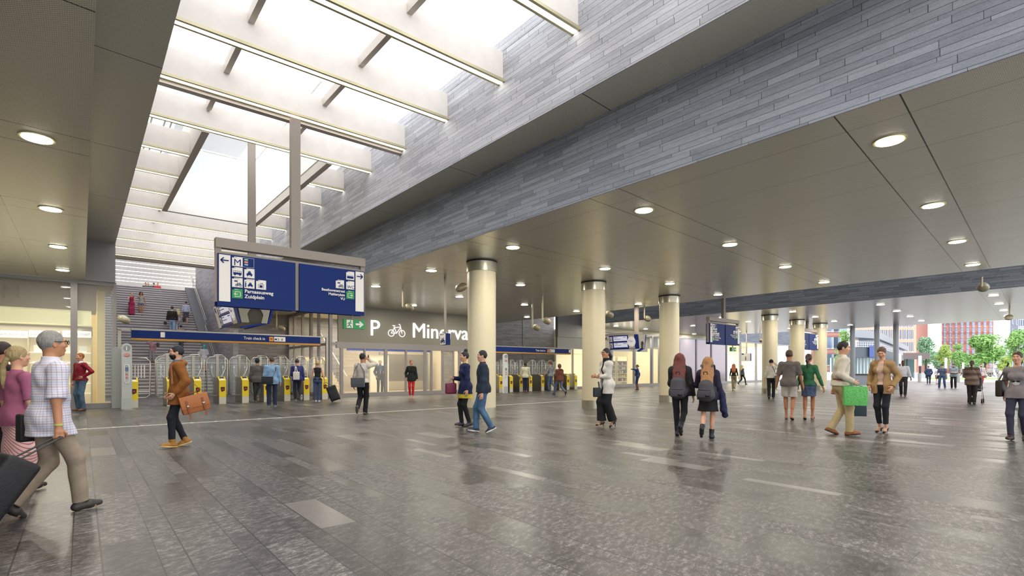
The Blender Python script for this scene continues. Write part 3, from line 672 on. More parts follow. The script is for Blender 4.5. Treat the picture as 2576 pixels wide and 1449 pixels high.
# ================================================================ departure boards (V shaped, hung lengthways)
def departure(x, y0, y1, z0, z1, label, nums, arrow_dir, hang, hw=.50, bw=.34):
    e = empty('departure_board', (x, (y0+y1)/2, z0))
    body = MB().prism([(x-hw*.92, y0, z1), (x-bw*.98, y0, z0+.02), (x+bw*.98, y0, z0+.02), (x+hw*.92, y0, z1)], (0, y1-y0, 0)).build('casing', mat('board_grey', '8d877b', .4, .3), e)
    n = Vector((-(z1-z0), 0, -(hw-bw))).normalized()
    def S(yy, t, off=0.0):      # point on the screen face: along, down
        p = Vector((x-hw, yy, z1)).lerp(Vector((x-bw, yy, z0)), t); return p+n*off
    def patch(m, ya, ta, yb, tb, off, th=.01):
        m.prism([S(ya, ta, off), S(yb, ta, off), S(yb, tb, off), S(ya, tb, off)], n*th)
    L = y1-y0
    patch_ = lambda name, a, ta, b, tb, off, mt: (lambda m: (patch(m, y0+L*a, ta, y0+L*b, tb, off), m.build(name, mt, e))[1])(MB())
    patch_('front_shell', -.01, -.02, 1.0, 1.04, 0.0, M_blue2)
    m = MB(); m.prism([(x+hw, y0-.03, z1), (x+bw, y0-.03, z0), (x+bw+.05, y0-.03, z0), (x+hw+.06, y0-.03, z1)], (0, L+.03, 0)); m.build('rear_shell', M_blue2, e)
    m = MB(); m.prism([(x-bw-.03, y0-.03, z0-.12), (x-bw+.04, y0-.03, z0-.16), (x+bw+.05, y0-.03, z0-.0), (x+bw-.02, y0-.03, z0+.03)], (0, .12, 0)); m.build('lower_trim', M_blue2, e)
    patch_('clock_panel', .10, .0, .27, 1.0, .012, mat('clock_cream', 'd9cdb4', .5))
    for k, t in enumerate((.06, .53)):
        patch_('screen', .31, t, .72, t+.40, .012, mat('screen_glow', 'dfe0f4', .3, emit=.35))
        patch_('text_row', .33, t+.05, .42, t+.08, .024, M_blue2); patch_('text_row', .60, t+.05, .70, t+.08, .024, M_blue2); patch_('text_row', .50, t+.18, .70, t+.205, .024, M_blue2); patch_('text_row', .31, t+.345, .72, t+.40, .024, mat('screen_violet', '2b2a78', .4))
        patch_('track_tile', .76, t+.02, .84, t+.38, .012, M_sw)
        o = text('track_number', nums[k], M_blue2, S(y0+L*.83, t+.33, .026), (0, -1, 0), .2, e, .004, up=(S(0, 0)-S(0, 1)).normalized(), bold=.006)
    patch_('arrow_strip', .86, .0, .995, 1.0, .012, M_sw)
    u_ = (S(0, 0)-S(0, 1)).normalized(); c = S(y0+L*.93, .2, .026)
    m = MB(); d = (Vector((0, 1, 0))+u_).normalized(); m.bar(c-d*.09, c+d*.08, .03, .008, up=n); m.bar(c+d*.09, c+d*.09-u_*.12, .03, .008, up=n); m.bar(c+d*.09, c+d*.09+Vector((0, -.12, 0)), .03, .008, up=n); m.build('arrow', M_blue2, e)
    c = S(y0+L*.185, .5, .024); M = Matrix((Vector((0, -1, 0)), u_, n)).transposed()
    ck = empty('clock', c, 0, e); m = MB(); m.tube([c, c+n*.01], .24, 32); m.build('dial', mat('dial_white', 'fbfafc', .4, emit=.2), ck)
    m = MB()
    for q in range(12): a_ = q*PI/6; dd = Vector((0, -math.sin(a_), 0))+u_*math.cos(a_); m.bar(c+n*.014+dd*.19, c+n*.014+dd*.22, .012, .006, up=n)
    m.build('hour_marks', M_blue2, ck); m = MB()
    for a_, l in ((1.1, .11), (-1.05, .18)): dd = Vector((0, -math.sin(a_), 0))+u_*math.cos(a_); m.bar(c+n*.018, c+n*.018+dd*l, .016, .006, up=n)
    m.build('hands', M_blue2, ck); m = MB(); dd = u_; m.bar(c+n*.022, c+n*.022+dd*.15, .008, .004, up=n); m.build('second_hand', mat('red_hand', 'd03030', .4), ck)
    # end cap with its arched opening
    cap = MB(); r = .4*hw; ya = y0-.04; cx, cz = x+.02, z0+(z1-z0)*.36; arc = [(cx+r*math.cos(t*PI/10), ya, cz+r*.9*math.sin(t*PI/10)) for t in range(11)]
    hole = [(cx-r*.75, ya, z0+.06), (cx+r*.75, ya, z0+.06)]
    outer = [(x-hw*.9, z1), (x-bw*.95, z0), (x+bw*.95, z0), (x+hw*.9, z1)]
    cap.prism([(x-hw*.9, ya, z1), (x-bw*.95, ya, z0), (cx-r*.75, ya, z0), (cx-r, ya, cz), (cx-r*.7, ya, cz+r*.65), (cx, ya, cz+r*.92), (cx, ya, z1)], (0, .04, 0))
    cap.prism([(x+hw*.9, ya, z1), (cx, ya, z1), (cx, ya, cz+r*.92), (cx+r*.7, ya, cz+r*.65), (cx+r, ya, cz), (cx+r*.75, ya, z0), (x+bw*.95, ya, z0)], (0, .04, 0)); cap.build('end_cap', mat('cap_grey', 'a39c8c', .35, .4), e)
    MB().box(cx-r, y0-.004, z0+.02, cx+r, y0, z1-.05).build('inner_recess', mat('recess', '4a4438', .6), e)
    MB().box(x-.25, y0+.1, z1+.002, x+.25, y0+2.0, z1+.14).build('top_beam', M_taupe, e)
    MB().box(x-.09, y0+.2, z1+.14, x+.09, y0+.34, hang).build('hanger_post', M_taupe, e)
    tag(e, label, 'departure board')
departure(3.62, 15.3, 18.0, 2.62, 3.26, 'blue departure board with clock hanging behind the big wayfinding sign', ('3', '4'), 1, 7.9)
struct(MB().box(2.1, 15.4, 7.9, 5.1, 15.75, 8.08).build('trim_well_beam', M_taupe))
pb = PY(1630, 880, 14.6)
departure(pb.x-.25, 14.8, 16.8, 2.35, 3.0, 'blue departure board for tracks 1 and 2 with a white clock', ('1', '2'), 1, Z0, .30, .20)
# ================================================================ ceiling loudspeakers on rods
M_spk = mat('speaker_cream', 'c3ba9c', .35, .2)
def speaker(u, v, Yp, label, head, hang=None, dirn=1):
    p = PY(u, v, Yp); e = empty('loudspeaker', (p.x, Yp, p.z))
    rot = Matrix.Rotation(.5*dirn, 3, 'Y')
    MB().ell(p, (.2, .17, .12), 16, 8, rot).build('housing', M_spk, e)
    MB().ell(p+rot @ Vector((0, 0, -.05)), (.185, .155, .085), 16, 8, rot).build('grille', mat('speaker_grille', '9d967e', .5), e)
    if hang: MB().tube([(p.x-.26*dirn, Yp, p.z), (p.x-.26*dirn, Yp, hang)], .035, 8).build('hanging_rod', M_spk, e); MB().tube([(p.x-.26*dirn, Yp, p.z), p], .03, 8).build('bracket', M_spk, e)
    tag(e, label, 'loudspeaker', 'loudspeakers hanging from the ceilings')
speaker(1029, 773, 17.5, 'loudspeaker hanging in front of the grey Minerva fascia', 0, Z0)
speaker(1160, 722, 12.6, 'loudspeaker at the top of the nearest round column', 0, Z0, -1)
speaker(1350, 824, 17.5, 'loudspeaker hanging above the man in the white shirt at the far gates', 0, Z0)
speaker(1376, 807, 15.5, 'loudspeaker hanging just right of the one over the far gates', 0, Z0, 1)
speaker(1533, 791, 13.5, 'loudspeaker beside the top of the second round column', 0, Z0)
speaker(1629, 801, 15.0, 'loudspeaker hanging above the departure board for tracks 1 and 2', 0, Z0)
speaker(2473, 722, 3.0, 'loudspeaker on a rod at the upper right, in front of the brick edge', 0, Z0, 1)
speaker(2538, 798, 3.6, 'small round loudspeaker under the outer ceiling at the far right', 0, Z0, -1)
speaker(709, 825, 28.6, 'loudspeaker low on the brick wall beside the side glazing', 0, Z0)
speaker(1915, 857, 20.0, 'loudspeaker hanging above the information sign', 0, Z0)
speaker(1413, 862, 25.2, 'loudspeaker at the corner of the brick wall by the far gates', 0, Z0)
speaker(312, 803, 21.9, 'white dome loudspeaker in front of the left end of the stairs', 0, None)
# ================================================================ check-in gates
M_gs = mat('gate_steel', 'a09b90', .35, .75, noise=.04); M_tube = mat('tube_steel', 'c9c5bb', .25, .9); M_gg = mat('gate_glass', 'dde6e2', .05, alpha=.16)
def make_gate(yel, symb):
    e = empty('ticket_gate', (0, 0, 0)); w = .12; D = 1.25
    c = MB(); c.prism([(-w, .04, 0), (-w, .04, .90), (-w, .30, 1.03), (-w, D, 1.03), (-w, D, 0)], (2*w, 0, 0)); c.build('cabinet', M_gs, e, bevel=.01)
    f = MB(); f.box(-w, 0, .27, w, .04, .885); f.build('front_panel', yel, e); MB().box(-w, 0, 0, w, .04, .27).build('kick_plate', mat('kick', 'd6d0bc', .5), e)
    t = MB(); t.prism([(-w, -.0, .89), (w, 0, .89), (w, .30, 1.045), (-w, .30, 1.045)], (0, .0, .018)); r = t.build('reader', yel, e)
    MB().prism([(-.08, .15, .985), (.08, .15, .985), (.08, .25, 1.038), (-.08, .25, 1.038)], (0, 0, .018)).build('reader_display', M_dark, r); MB().prism([(-.06, .04, .928), (.06, .04, .928), (.06, .12, .97), (-.06, .12, .97)], (0, 0, .016)).build('card_spot', M_sw, r)
    d = MB().prism([(-.07, -.006, .66), (.075, -.006, .66), (.07, -.006, .52), (-.03, -.006, .47), (-.06, -.006, .53)], (0, .006, 0)).build('indicator', M_black, e)
    s = MB(); s.bar((-.03, -.009, .54), (.04, -.009, .61), .014, .006, up=(0, 1, 0)); s.bar((-.03, -.009, .61), (.04, -.009, .54), .014, .006, up=(0, 1, 0)); s.build('indicator_mark', symb, e)
    yb = 1.05
    for q in (-1, 1):
        x0, x1 = q*.05, q*.37
        pts = [(x0, yb, .28), (x1-q*.08, yb, .28), (x1, yb, .36), (x1, yb, 1.72), (x1-q*.1, yb, 1.84), (x0, yb, 1.86)]
        MB().tube(pts, .02, 8).build('door_frame', M_tube, e)
        g = MB().box(min(x0, x1)+.01, yb-.006, .32, max(x0, x1)-.01, yb+.006, 1.80).build('glass_leaf', M_gg, e)
        b = MB(); b.tube([(x0, yb-.02, 1.60), (x1, yb-.02, 1.60)], .012, 6); b.tube([(q*.2, yb-.02, 1.55), (q*.2, yb-.02, 1.2), (q*.13, yb-.02, 1.05)], .012, 6); b.box(q*.2-.03, yb-.03, 1.4, q*.2+.03, yb-.015, 1.47); b.build('door_fitting', mat('fitting_white', 'e3e2dd', .4), e)
    MB().box(-.05, yb-.04, 0.9, .05, yb+.04, 1.9).build('centre_post', M_gs, e)
    MB().tube([(-.12, yb, 1.9), (-.02, yb, 1.93), (.18, yb-.02, 1.93), (.26, yb-.05, 1.85), (.27, yb-.1, 1.4), (.13, yb-.3, 1.1), (.1, .6, 1.04)], .02, 8).build('guard_rail', M_tube, e)
    return e
M_red = mat('red_mark', 'd02a20', .4, emit=.4); M_ora = mat('gate_orange', 'eba419', .4); M_grn = mat('green_mark', '2fb24a', .4, emit=.3)
g0 = make_gate(M_yel, M_red); used = False
gpos = [(2.50, 'beside the service gates'), (3.36, 'behind the tan satchel'), (4.21, 'right of the foot of the stairs'), (5.04, 'left of the man in the grey jacket'), (5.87, 'hidden behind the man in the light blue shirt'), (6.70, 'right of the man in the light blue shirt'), (7.53, 'behind the man with the white tote bag'), (8.36, 'beside the woman in the black top')]
for k, (x, lb) in enumerate(gpos):
    y = 22.10+.11*x; e = g0 if not used else copy_tree(g0, (x, y, 0)); used = True; e.location = (x, y, 0)
    tag(e, 'near yellow ticket gate with glass doors, ' + lb, 'ticket gate', 'gates at the near check-in line')
# service gates (low barred frames)
for k, (x0, x1) in enumerate(((1.32, 2.0), (2.22, 3.0))):
    y = 23.9; e = empty('service_gate', (x0, y, 0))
    MB().tube([(x0, y, .35), (x0, y, 1.78), (x1-.12, y, 1.78), (x1, y, 1.66), (x1, y, .38), (x1-.12, y, .27), (x0, y, .27)] if k == 0 else [(x1, y, .3), (x1, y, 1.78), (x0+.12, y, 1.78), (x0, y, 1.66), (x0, y, .38), (x0+.12, y, .27), (x1, y, .27)], .025, 8).build('frame', M_tube, e)
    m = MB(); m.tube([(x0, y, 1.52), (x1, y, 1.52)], .015, 6); m.tube([(x0, y, .5), (x1, y, .5)], .015, 6); m.build('cross_rail', M_tube, e)
    for q in range(5): xx = x0+.12+q*(x1-x0-.2)/5; MB().box(xx-.018, y-.015, 1.02, xx+.018, y+.015, 1.5).build('vertical_bar', M_sw, e)
    MB().box(x0-.03 if k == 0 else x1-.03, y-.03, 0, x0+.03 if k == 0 else x1+.03, y+.03, 1.9).build('gate_post', M_gs, e)
    tag(e, 'wide tubular service gate with upright bars, %s' % ('next to the help pillar' if k == 0 else 'behind the bearded man'), 'service gate')
e = copy_tree(g0, (1.40, 22.25, 0)); [bpy.data.objects.remove(c, do_unlink=True) for c in list(e.children) if c.name.split('.')[0] in ('door_frame', 'glass_leaf', 'door_fitting', 'centre_post', 'guard_rail')]
tag(e, 'yellow card reader post without doors, just right of the help pillar', 'ticket reader')
g1 = [(1261, 987), (1286.6, 986), (1311.4, 985), (1335.2, 984), (1365.8, 982.7), (1390, 982), (1411, 981), (1429.4, 980), (1449, 979)]
lbs = ['grey, left of the far help pillar', 'right of the far help pillar', 'left of the man in the white shirt', 'right of the man in the white shirt', 'left of the man in the grey T-shirt', 'behind the man in the grey T-shirt', 'behind the man in the brown hoodie', 'right of the man in the brown hoodie', 'with a green mark, last towards the bright shop']
for k, (u, v) in enumerate(g1):
    p = PF(u, 983.2); a, b, c = ray(u, 983); X_ = 0
    r = a/b; y = 21.6/(1-.085*r); x = y*r
    e = copy_tree(g0, (x, y, 0)); tag(e, 'far ticket gate, ' + lbs[k], 'ticket gate', 'gates at the far check-in line')
    for ch in e.children:
        if ch.name.startswith('indicator_mark') and k == 8: ch.data = ch.data.copy(); ch.data.materials[0] = M_grn
def beam(x0, x1, Y, z, uw, label):
    e = empty('gate_beam', (x0, Y, z))
    MB().box(x0, Y-.12, z, x1, Y+.12, z+.30).build('blue_fascia', M_blue, e); MB().box(x0, Y-.13, z-.07, x1, Y+.10, z).build('ochre_edge', mat('ochre', 'c8902c', .5), e)
    m = MB(); m.box(x0-.02, Y+.0, z+.30, x1+.4, Y+.16, z+.36); m.build('top_channel', M_gs, e)
    MB().box(x1+.32, Y+.0, 0, x1+.42, Y+.12, z+.3).build('support_post', M_gs, e); MB().box(x0-.4, Y+.0, 0, x0-.3, Y+.12, z+.3).build('support_post', M_gs, e); MB().box(x0-.4, Y, z+.28, x0, Y+.12, z+.36).build('support_arm', M_gs, e)
    f = Y-.125; tx = x1-2.25
    text('lettering', 'Trein check in', M_sw, (tx-.95, f, z+.09), (1, 0, 0), .17, e, .004, bold=.002, xsc=.85)
    MB().box(tx+.05, f-.004, z+.045, tx+.22, f, z+.24).build('operator_logo', mat('logo_orange', 'f0a020', .5), e); 
    m = MB(); m.bar((tx+.08, f-.006, z+.17), (tx+.19, f-.006, z+.17), .004, .015); m.bar((tx+.08, f-.006, z+.12), (tx+.19, f-.006, z+.12), .004, .015); m.bar((tx+.11, f-.006, z+.17), (tx+.16, f-.006, z+.12), .004, .015); m.build('operator_symbol', M_blue, e)
    MB().box(tx+.25, f-.004, z+.045, tx+.72, f, z+.25).build('track_plate', M_sw, e); text('track_numbers', uw, M_blue, (tx+.38, f-.007, z+.08), (1, 0, 0), .15, e, .003)
    MB().box(tx+.28, f-.007, z+.1, tx+.36, f-.004, z+.17).build('train_symbol', M_blue, e)
    px = x0+.9 if x0 < 5 else x1-.2; MB().box(px, f-.004, z+.06, px+.14, f, z+.26).build('white_sticker', M_sw, e)
    tag(e, label, 'sign beam')
beam(1.42, 8.42, 23.9, 2.52, '3  4', 'long blue beam reading Trein check in above the near gates')
beam(17.9, 25.2, 24.0, 2.40, '1  2', 'blue beam reading Trein check in above the far gates')
# help pillars
def pillar(x, y, h, c1, c2, label, info=True, w=.145):
    e = empty('help_pillar', (x, y, 0)); m = MB(); pts = [(x-w, y, 0), (x-w, y, h-w)]+[(x-w*math.cos(t*PI/10), y, h-w+w*math.sin(t*PI/10)) for t in range(1, 10)]+[(x+w, y, h-w), (x+w, y, 0)]
    m.prism(pts, (0, .14, 0)); m.build('body', c1, e, bevel=.012)
    if info:
        m = MB(); m.box(x-w-.001, y-.004, 0, x+w+.001, y, .38); m.build('foot_plate', c2, e)
        m = MB(); m.tube([(x, y-.008, h-.16), (x, y, h-.16)], .1, 20); m.build('information_disc', mat('disc_grey', '8f9493', .4), e); text('symbol_information', 'i', M_sw, (x-.028, y-.012, h-.235), (1, 0, 0), .2, e, .004, bold=.006)
        m = MB(); m.ell((x, y-.002, h-.40), (.09, .008, .065), 20, 8); m.build('sos_disc', mat('sos_red', 'c9736a', .4), e); text('lettering_sos', 'SOS', M_sw, (x-.075, y-.014, h-.425), (1, 0, 0), .075, e, .003)
        m = MB(); m.tube([(x-.065, y-.008, .95), (x-.065, y-.008, 1.42), (x-.04, y-.008, 1.5), (x+.04, y-.008, 1.5), (x+.065, y-.008, 1.42), (x+.065, y-.008, .95), (x+.04, y-.008, .87), (x-.04, y-.008, .87), (x-.065, y-.008, .95)], .014, 6); m.build('panel_outline', M_sw, e)
        m = MB(); m.box(x-.04, y-.012, 1.28, x+.04, y, 1.42); m.build('speaker_plate', mat('plate_blue', '5a7396', .4), e); m = MB(); m.tube([(x, y-.012, 1.18), (x, y, 1.18)], .035, 14); m.tube([(x, y-.012, 1.06), (x, y, 1.06)], .035, 14); m.build('button', mat('sos_red'), e)
    tag(e, label, 'help pillar'); return e
M_pil = mat('pillar_grey', 'b9bdb8', .45, .3, noise=.05, nscale=30)
pillar(1.17, 21.7, 2.23, M_pil, mat('pillar_foot', 'a8aca6', .4, .5), 'tall grey help and information pillar with a rounded top before the near gates')
pillar(.93, 22.25, 2.12, mat('pillar_back', '9fa39f', .5, .2), M_pil, 'plain grey rounded post standing behind the help pillar', False)
pillar(18.35, 22.4, 2.23, mat('pillar_white', 'eef0ef', .4), M_pil, 'white help pillar beside the nearest round column, at the far gates')
# ================================================================ stair handrails
def rail(x, y0, y1, h, label):
    sl = 6.76/10.6; zf = lambda y: max(0, (y-31.0)*sl)
    e = empty('handrail', (x, y0, 0)); 
    for dz, nm in ((h, 'upper_rail'), (h-.28, 'lower_rail')): MB().tube([(x, y0-.35, zf(y0)+dz), (x, y0, zf(y0)+dz), (x, y1, zf(y1)+dz), (x, y1+.4, zf(y1)+dz)], .028, 8).build(nm, M_tube, e)
    y = y0+.2
    while y < y1: MB().tube([(x, y, zf(y)), (x, y, zf(y)+h)], .018, 6).build('baluster', M_tube, e); y += 1.6
    tag(e, label, 'handrail')
rail(5.75, 31.2, 35.8, .95, 'double steel handrail along the lower right side of the stairs')
rail(5.9, 36.4, 41.8, .95, 'double steel handrail along the upper right side of the stairs')
for k, (u0, u1, v0) in enumerate(((297, 353, 706), (430, 452, 716))):
    a = PD(u0, v0, 50); b = PD(u1, v0+(u1-u0)*.09, 50); d_ = (b-a); d_.z = 0; e = MB().prism([a, b, b+Vector((0, 0, .22)), a+Vector((0, 0, .22))], (0, .15, 0)).build('platform_sign', M_blue2); tag(e, 'thin blue platform sign above the stairs, %s' % ('left of the waiting people' if k == 0 else 'right of the waiting people'), 'platform sign')
    MB().tube([((a.x+b.x)/2, a.y+.08, a.z+.2), ((a.x+b.x)/2, a.y+.08, 8.9)], .04, 6).build('hanging_rod', M_grey, e)
# bench at the right edge
p = PF(2590, 1075); e = empty('bench', (p.x, p.y, 0))
MB().box(p.x-.05, p.y-1.2, .38, p.x+.5, p.y+.25, .45).build('seat', M_grey, e); MB().box(p.x, p.y+.1, 0, p.x+.4, p.y+.2, .38).build('leg', M_grey, e); MB().box(p.x, p.y-1.1, 0, p.x+.4, p.y-1.0, .38).build('leg', M_grey, e)
tag(e, 'grey bench end at the right edge beside the woman in the printed top', 'bench')
# ================================================================ platform level glimpsed through the light well
e = empty('platform_railing', (3.6, 20.8, 8.2))
m = MB(); m.tube([(2.3, 21.2, 9.2), (5.0, 21.2, 9.2)], .03, 8); m.tube([(5.0, 14, 9.2), (5.0, 21.2, 9.2)], .03, 8); m.build('top_rail', M_sw, e)
m = MB()
for x_ in (2.4, 3.3, 4.2, 4.95): m.tube([(x_, 21.2, 8.2), (x_, 21.2, 9.2)], .02, 6)
m.build('baluster', M_sw, e)
m = MB(); m.box(2.3, 21.19, 8.3, 5, 21.2, 9.15); m.box(4.99, 14, 8.3, 5, 21.2, 9.15); m.build('glass_panel', M_gg, e)
tag(e, 'white glass railing around the light well, seen through the skylight', 'railing')
e = empty('platform_canopy', (3, 22, 12)); m = MB(); m.box(-4, 27, 13.0, 2.2, 60, 13.3); m.build('canopy_deck', mat('canopy_grey', '8894b4', .6), e)
m = MB(); m.box(3.3, 27, 12.6, 6.4, 60, 12.9); m.build('canopy_soffit', mat('canopy_white', 'dde0e6', .6), e)
for k in range(6): MB().box(2.2+.25*k, 27, 12.9, 2.26+.25*k, 60, 13.0).build('purlin', M_grey, e)
for y_ in (28, 34, 40): MB().tube([(2.6, y_, 9.6), (2.6, y_, 12.9)], .12, 12).build('canopy_post', M_sw, e)
tag(e, 'pale platform canopy seen through the opening in the skylight', 'canopy')
# ================================================================ people: smooth bodies and clothes grown from joint skeletons
V = lambda *a: np.array(a, dtype=np.float64)
def unit(v): return v/(np.linalg.norm(v)+1e-9)
def cap(a, b, ra, rb=None, k=.02, flat=None, clip=(), op='+'): return ('c', V(*a), V(*b), ra, ra if rb is None else rb, k, flat, clip, op)
def ell(c, r, R=None, k=.02, clip=(), op='+'): return ('e', V(*c), V(*r), R, 0, k, None, clip, op)
def grow(prims, h, noise=0.0, nf=30.0, planes=()):
    """evaluate a smooth union of shapes on a grid and skin it"""
    lo = np.full(3, 1e9); hi = -lo
    B = []
    for p in prims:
        if p[0] == 'c':
            r = max(p[3], p[4])*(max(1, p[6][1]) if p[6] else 1); a = np.minimum(p[1], p[2])-r; b = np.maximum(p[1], p[2])+r
        else:
            r = max(p[2]); a = p[1]-r; b = p[1]+r
        B.append((a, b))
        if p[8] == '+': lo = np.minimum(lo, a); hi = np.maximum(hi, b)
    lo -= 3*h+noise; hi += 3*h+noise
    n = np.ceil((hi-lo)/h).astype(int)+1
    F = np.full(n, .2, dtype=np.float32)
    ax = [lo[i]+h*np.arange(n[i]) for i in range(3)]
    for p, (a, b) in zip(prims, B):
        k = max(p[5], 1e-4); m = k+3*h
        i0 = np.maximum(np.floor((a-m-lo)/h).astype(int), 0); i1 = np.minimum(np.ceil((b+m-lo)/h).astype(int)+1, n)
        if (i1 <= i0).any(): continue
        X = ax[0][i0[0]:i1[0], None, None]; Y = ax[1][None, i0[1]:i1[1], None]; Z = ax[2][None, None, i0[2]:i1[2]]
        if p[0] == 'c':
            A, Bq = p[1], p[2]; d = Bq-A; L2 = float(d@d)+1e-9
            px, py, pz = X-A[0], Y-A[1], Z-A[2]
            t = np.clip((px*d[0]+py*d[1]+pz*d[2])/L2, 0, 1)
            qx, qy, qz = px-t*d[0], py-t*d[1], pz-t*d[2]; r = p[3]+(p[4]-p[3])*t
            if p[6]:
                w, f = p[6]; s = qx*w[0]+qy*w[1]+qz*w[2]; g = s/f-s; qx, qy, qz = qx+g*w[0], qy+g*w[1], qz+g*w[2]
                D = (np.sqrt(qx*qx+qy*qy+qz*qz)-r)*min(1, f)**.5
            else: D = np.sqrt(qx*qx+qy*qy+qz*qz)-r
        else:
            px, py, pz = X-p[1][0], Y-p[1][1], Z-p[1][2]
            if p[3] is not None:
                R = p[3]; px, py, pz = (px*R[0, 0]+py*R[1, 0]+pz*R[2, 0], px*R[0, 1]+py*R[1, 1]+pz*R[2, 1], px*R[0, 2]+py*R[1, 2]+pz*R[2, 2])
            q = p[2]; k0 = np.sqrt((px/q[0])**2+(py/q[1])**2+(pz/q[2])**2); k1 = np.sqrt((px/q[0]**2)**2+(py/q[1]**2)**2+(pz/q[2]**2)**2)+1e-9
            D = k0*(k0-1)/k1
        for (c, nn) in p[7]: D = np.maximum(D, (X-c[0])*nn[0]+(Y-c[1])*nn[1]+(Z-c[2])*nn[2])
        S = F[i0[0]:i1[0], i0[1]:i1[1], i0[2]:i1[2]]
        if p[8] == '+': hh = np.clip(.5+.5*(S-D)/k, 0, 1); S[...] = S*(1-hh)+D*hh-k*hh*(1-hh)
        else: D = -D; hh = np.clip(.5-.5*(S-D)/k, 0, 1); S[...] = S*(1-hh)+D*hh+k*hh*(1-hh)
    X = ax[0][:, None, None]; Y = ax[1][None, :, None]; Z = ax[2][None, None, :]
    if noise:
        F += (noise*(np.sin(nf*(Z+.25*X)+2*np.sin(nf*.35*X+nf*.2*Y))*np.sin(nf*.45*X+1.3*np.sin(nf*.3*Z)+nf*.25*Y)*.9)).astype(np.float32)
    for (c, nn) in planes: F = np.maximum(F, ((X-c[0])*nn[0]+(Y-c[1])*nn[1]+(Z-c[2])*nn[2]).astype(np.float32))
    F[0] = F[-1] = .1; F[:, 0] = F[:, -1] = .1; F[:, :, 0] = F[:, :, -1] = .1
    return nets(F, lo, h)
def nets(F, lo, h):
    I = F < 0; n = F.shape
    c = [I[i:n[0]-1+i, j:n[1]-1+j, k:n[2]-1+k] for i in (0, 1) for j in (0, 1) for k in (0, 1)]
    s = sum(x.astype(np.int8) for x in c); M = (s > 0) & (s < 8)
    idx = np.argwhere(M)
    if len(idx) == 0: return np.zeros((0, 3)), np.zeros((0, 4), int)
    num = np.full(M.shape, -1, dtype=np.int32); num[M] = np.arange(len(idx))
    P = np.zeros((len(idx), 3)); W = np.zeros(len(idx)); i, j, k = idx.T
    cor = [(a, b, c_) for a in (0, 1) for b in (0, 1) for c_ in (0, 1)]
    for a in cor:
        for ax_ in range(3):
            if a[ax_]: continue
            b = list(a); b[ax_] = 1
            fa = F[i+a[0], j+a[1], k+a[2]]; fb = F[i+b[0], j+b[1], k+b[2]]; x = (fa < 0) != (fb < 0)
            t = np.where(x, fa/np.where(x, fa-fb, 1), 0)
            q = np.array(a, float)[None, :].repeat(len(idx), 0); q[:, ax_] += t
            P += q*x[:, None]; W += x
    P = (P/W[:, None]+idx)*h+lo
    Q = []
    for ax_ in range(3):
        o = [1, 1, 1]; o[ax_] = 0
        sl = [slice(1, m-1) for m in n]; sl[ax_] = slice(0, n[ax_]-1); A = I[tuple(sl)]
        s2 = list(sl); s2[ax_] = slice(1, n[ax_]); Bm = I[tuple(s2)]
        e = np.argwhere(A != Bm); 
        if len(e) == 0: continue
        ins = A[tuple(e.T)]; base = e.copy(); u, w_ = [q for q in range(3) if q != ax_]
        base[:, u] += 1; base[:, w_] += 1
        def g(du, dw):
            q = base.copy(); q[:, u] += du; q[:, w_] += dw; return num[tuple(q.T)]
        f = np.stack([g(-1, -1), g(0, -1), g(0, 0), g(-1, 0)], 1)
        flip = ins if ax_ != 1 else ~ins
        f[~flip] = f[~flip][:, ::-1]; Q.append(f)
    return P, np.concatenate(Q)
def np_mesh(name, P, Q, mt, parent=None, mat3=None):
    me = bpy.data.meshes.new(name); me.vertices.add(len(P)); me.vertices.foreach_set('co', P.astype(np.float32).ravel())
    me.loops.add(len(Q)*4); me.loops.foreach_set('vertex_index', Q.astype(np.int32).ravel())
    me.polygons.add(len(Q)); me.polygons.foreach_set('loop_start', np.arange(len(Q), dtype=np.int32)*4)
    me.update(calc_edges=True); me.validate()
    return link_mesh(name, me, mt, parent, True)
def ik(a, b, l1, l2, hint):
    """joint between a and b, bent towards hint"""
    a, b = V(*a), V(*b); d = b-a; L = np.linalg.norm(d)
    if L > (l1+l2)*.998: b = a+d/L*(l1+l2)*.998; d = b-a; L = np.linalg.norm(d)
    x = (l1*l1-l2*l2+L*L)/(2*L); u = d/L; hv = V(*hint); hv = unit(hv-u*(hv@u)); y = math.sqrt(max(l1*l1-x*x, 0))
    return a+u*x+hv*y, b
def rot3(yaw, pitch, roll=0.0):
    return np.array(Matrix.Rotation(yaw, 3, 'Z') @ Matrix.Rotation(-pitch, 3, 'X') @ Matrix.Rotation(roll, 3, 'Y'))
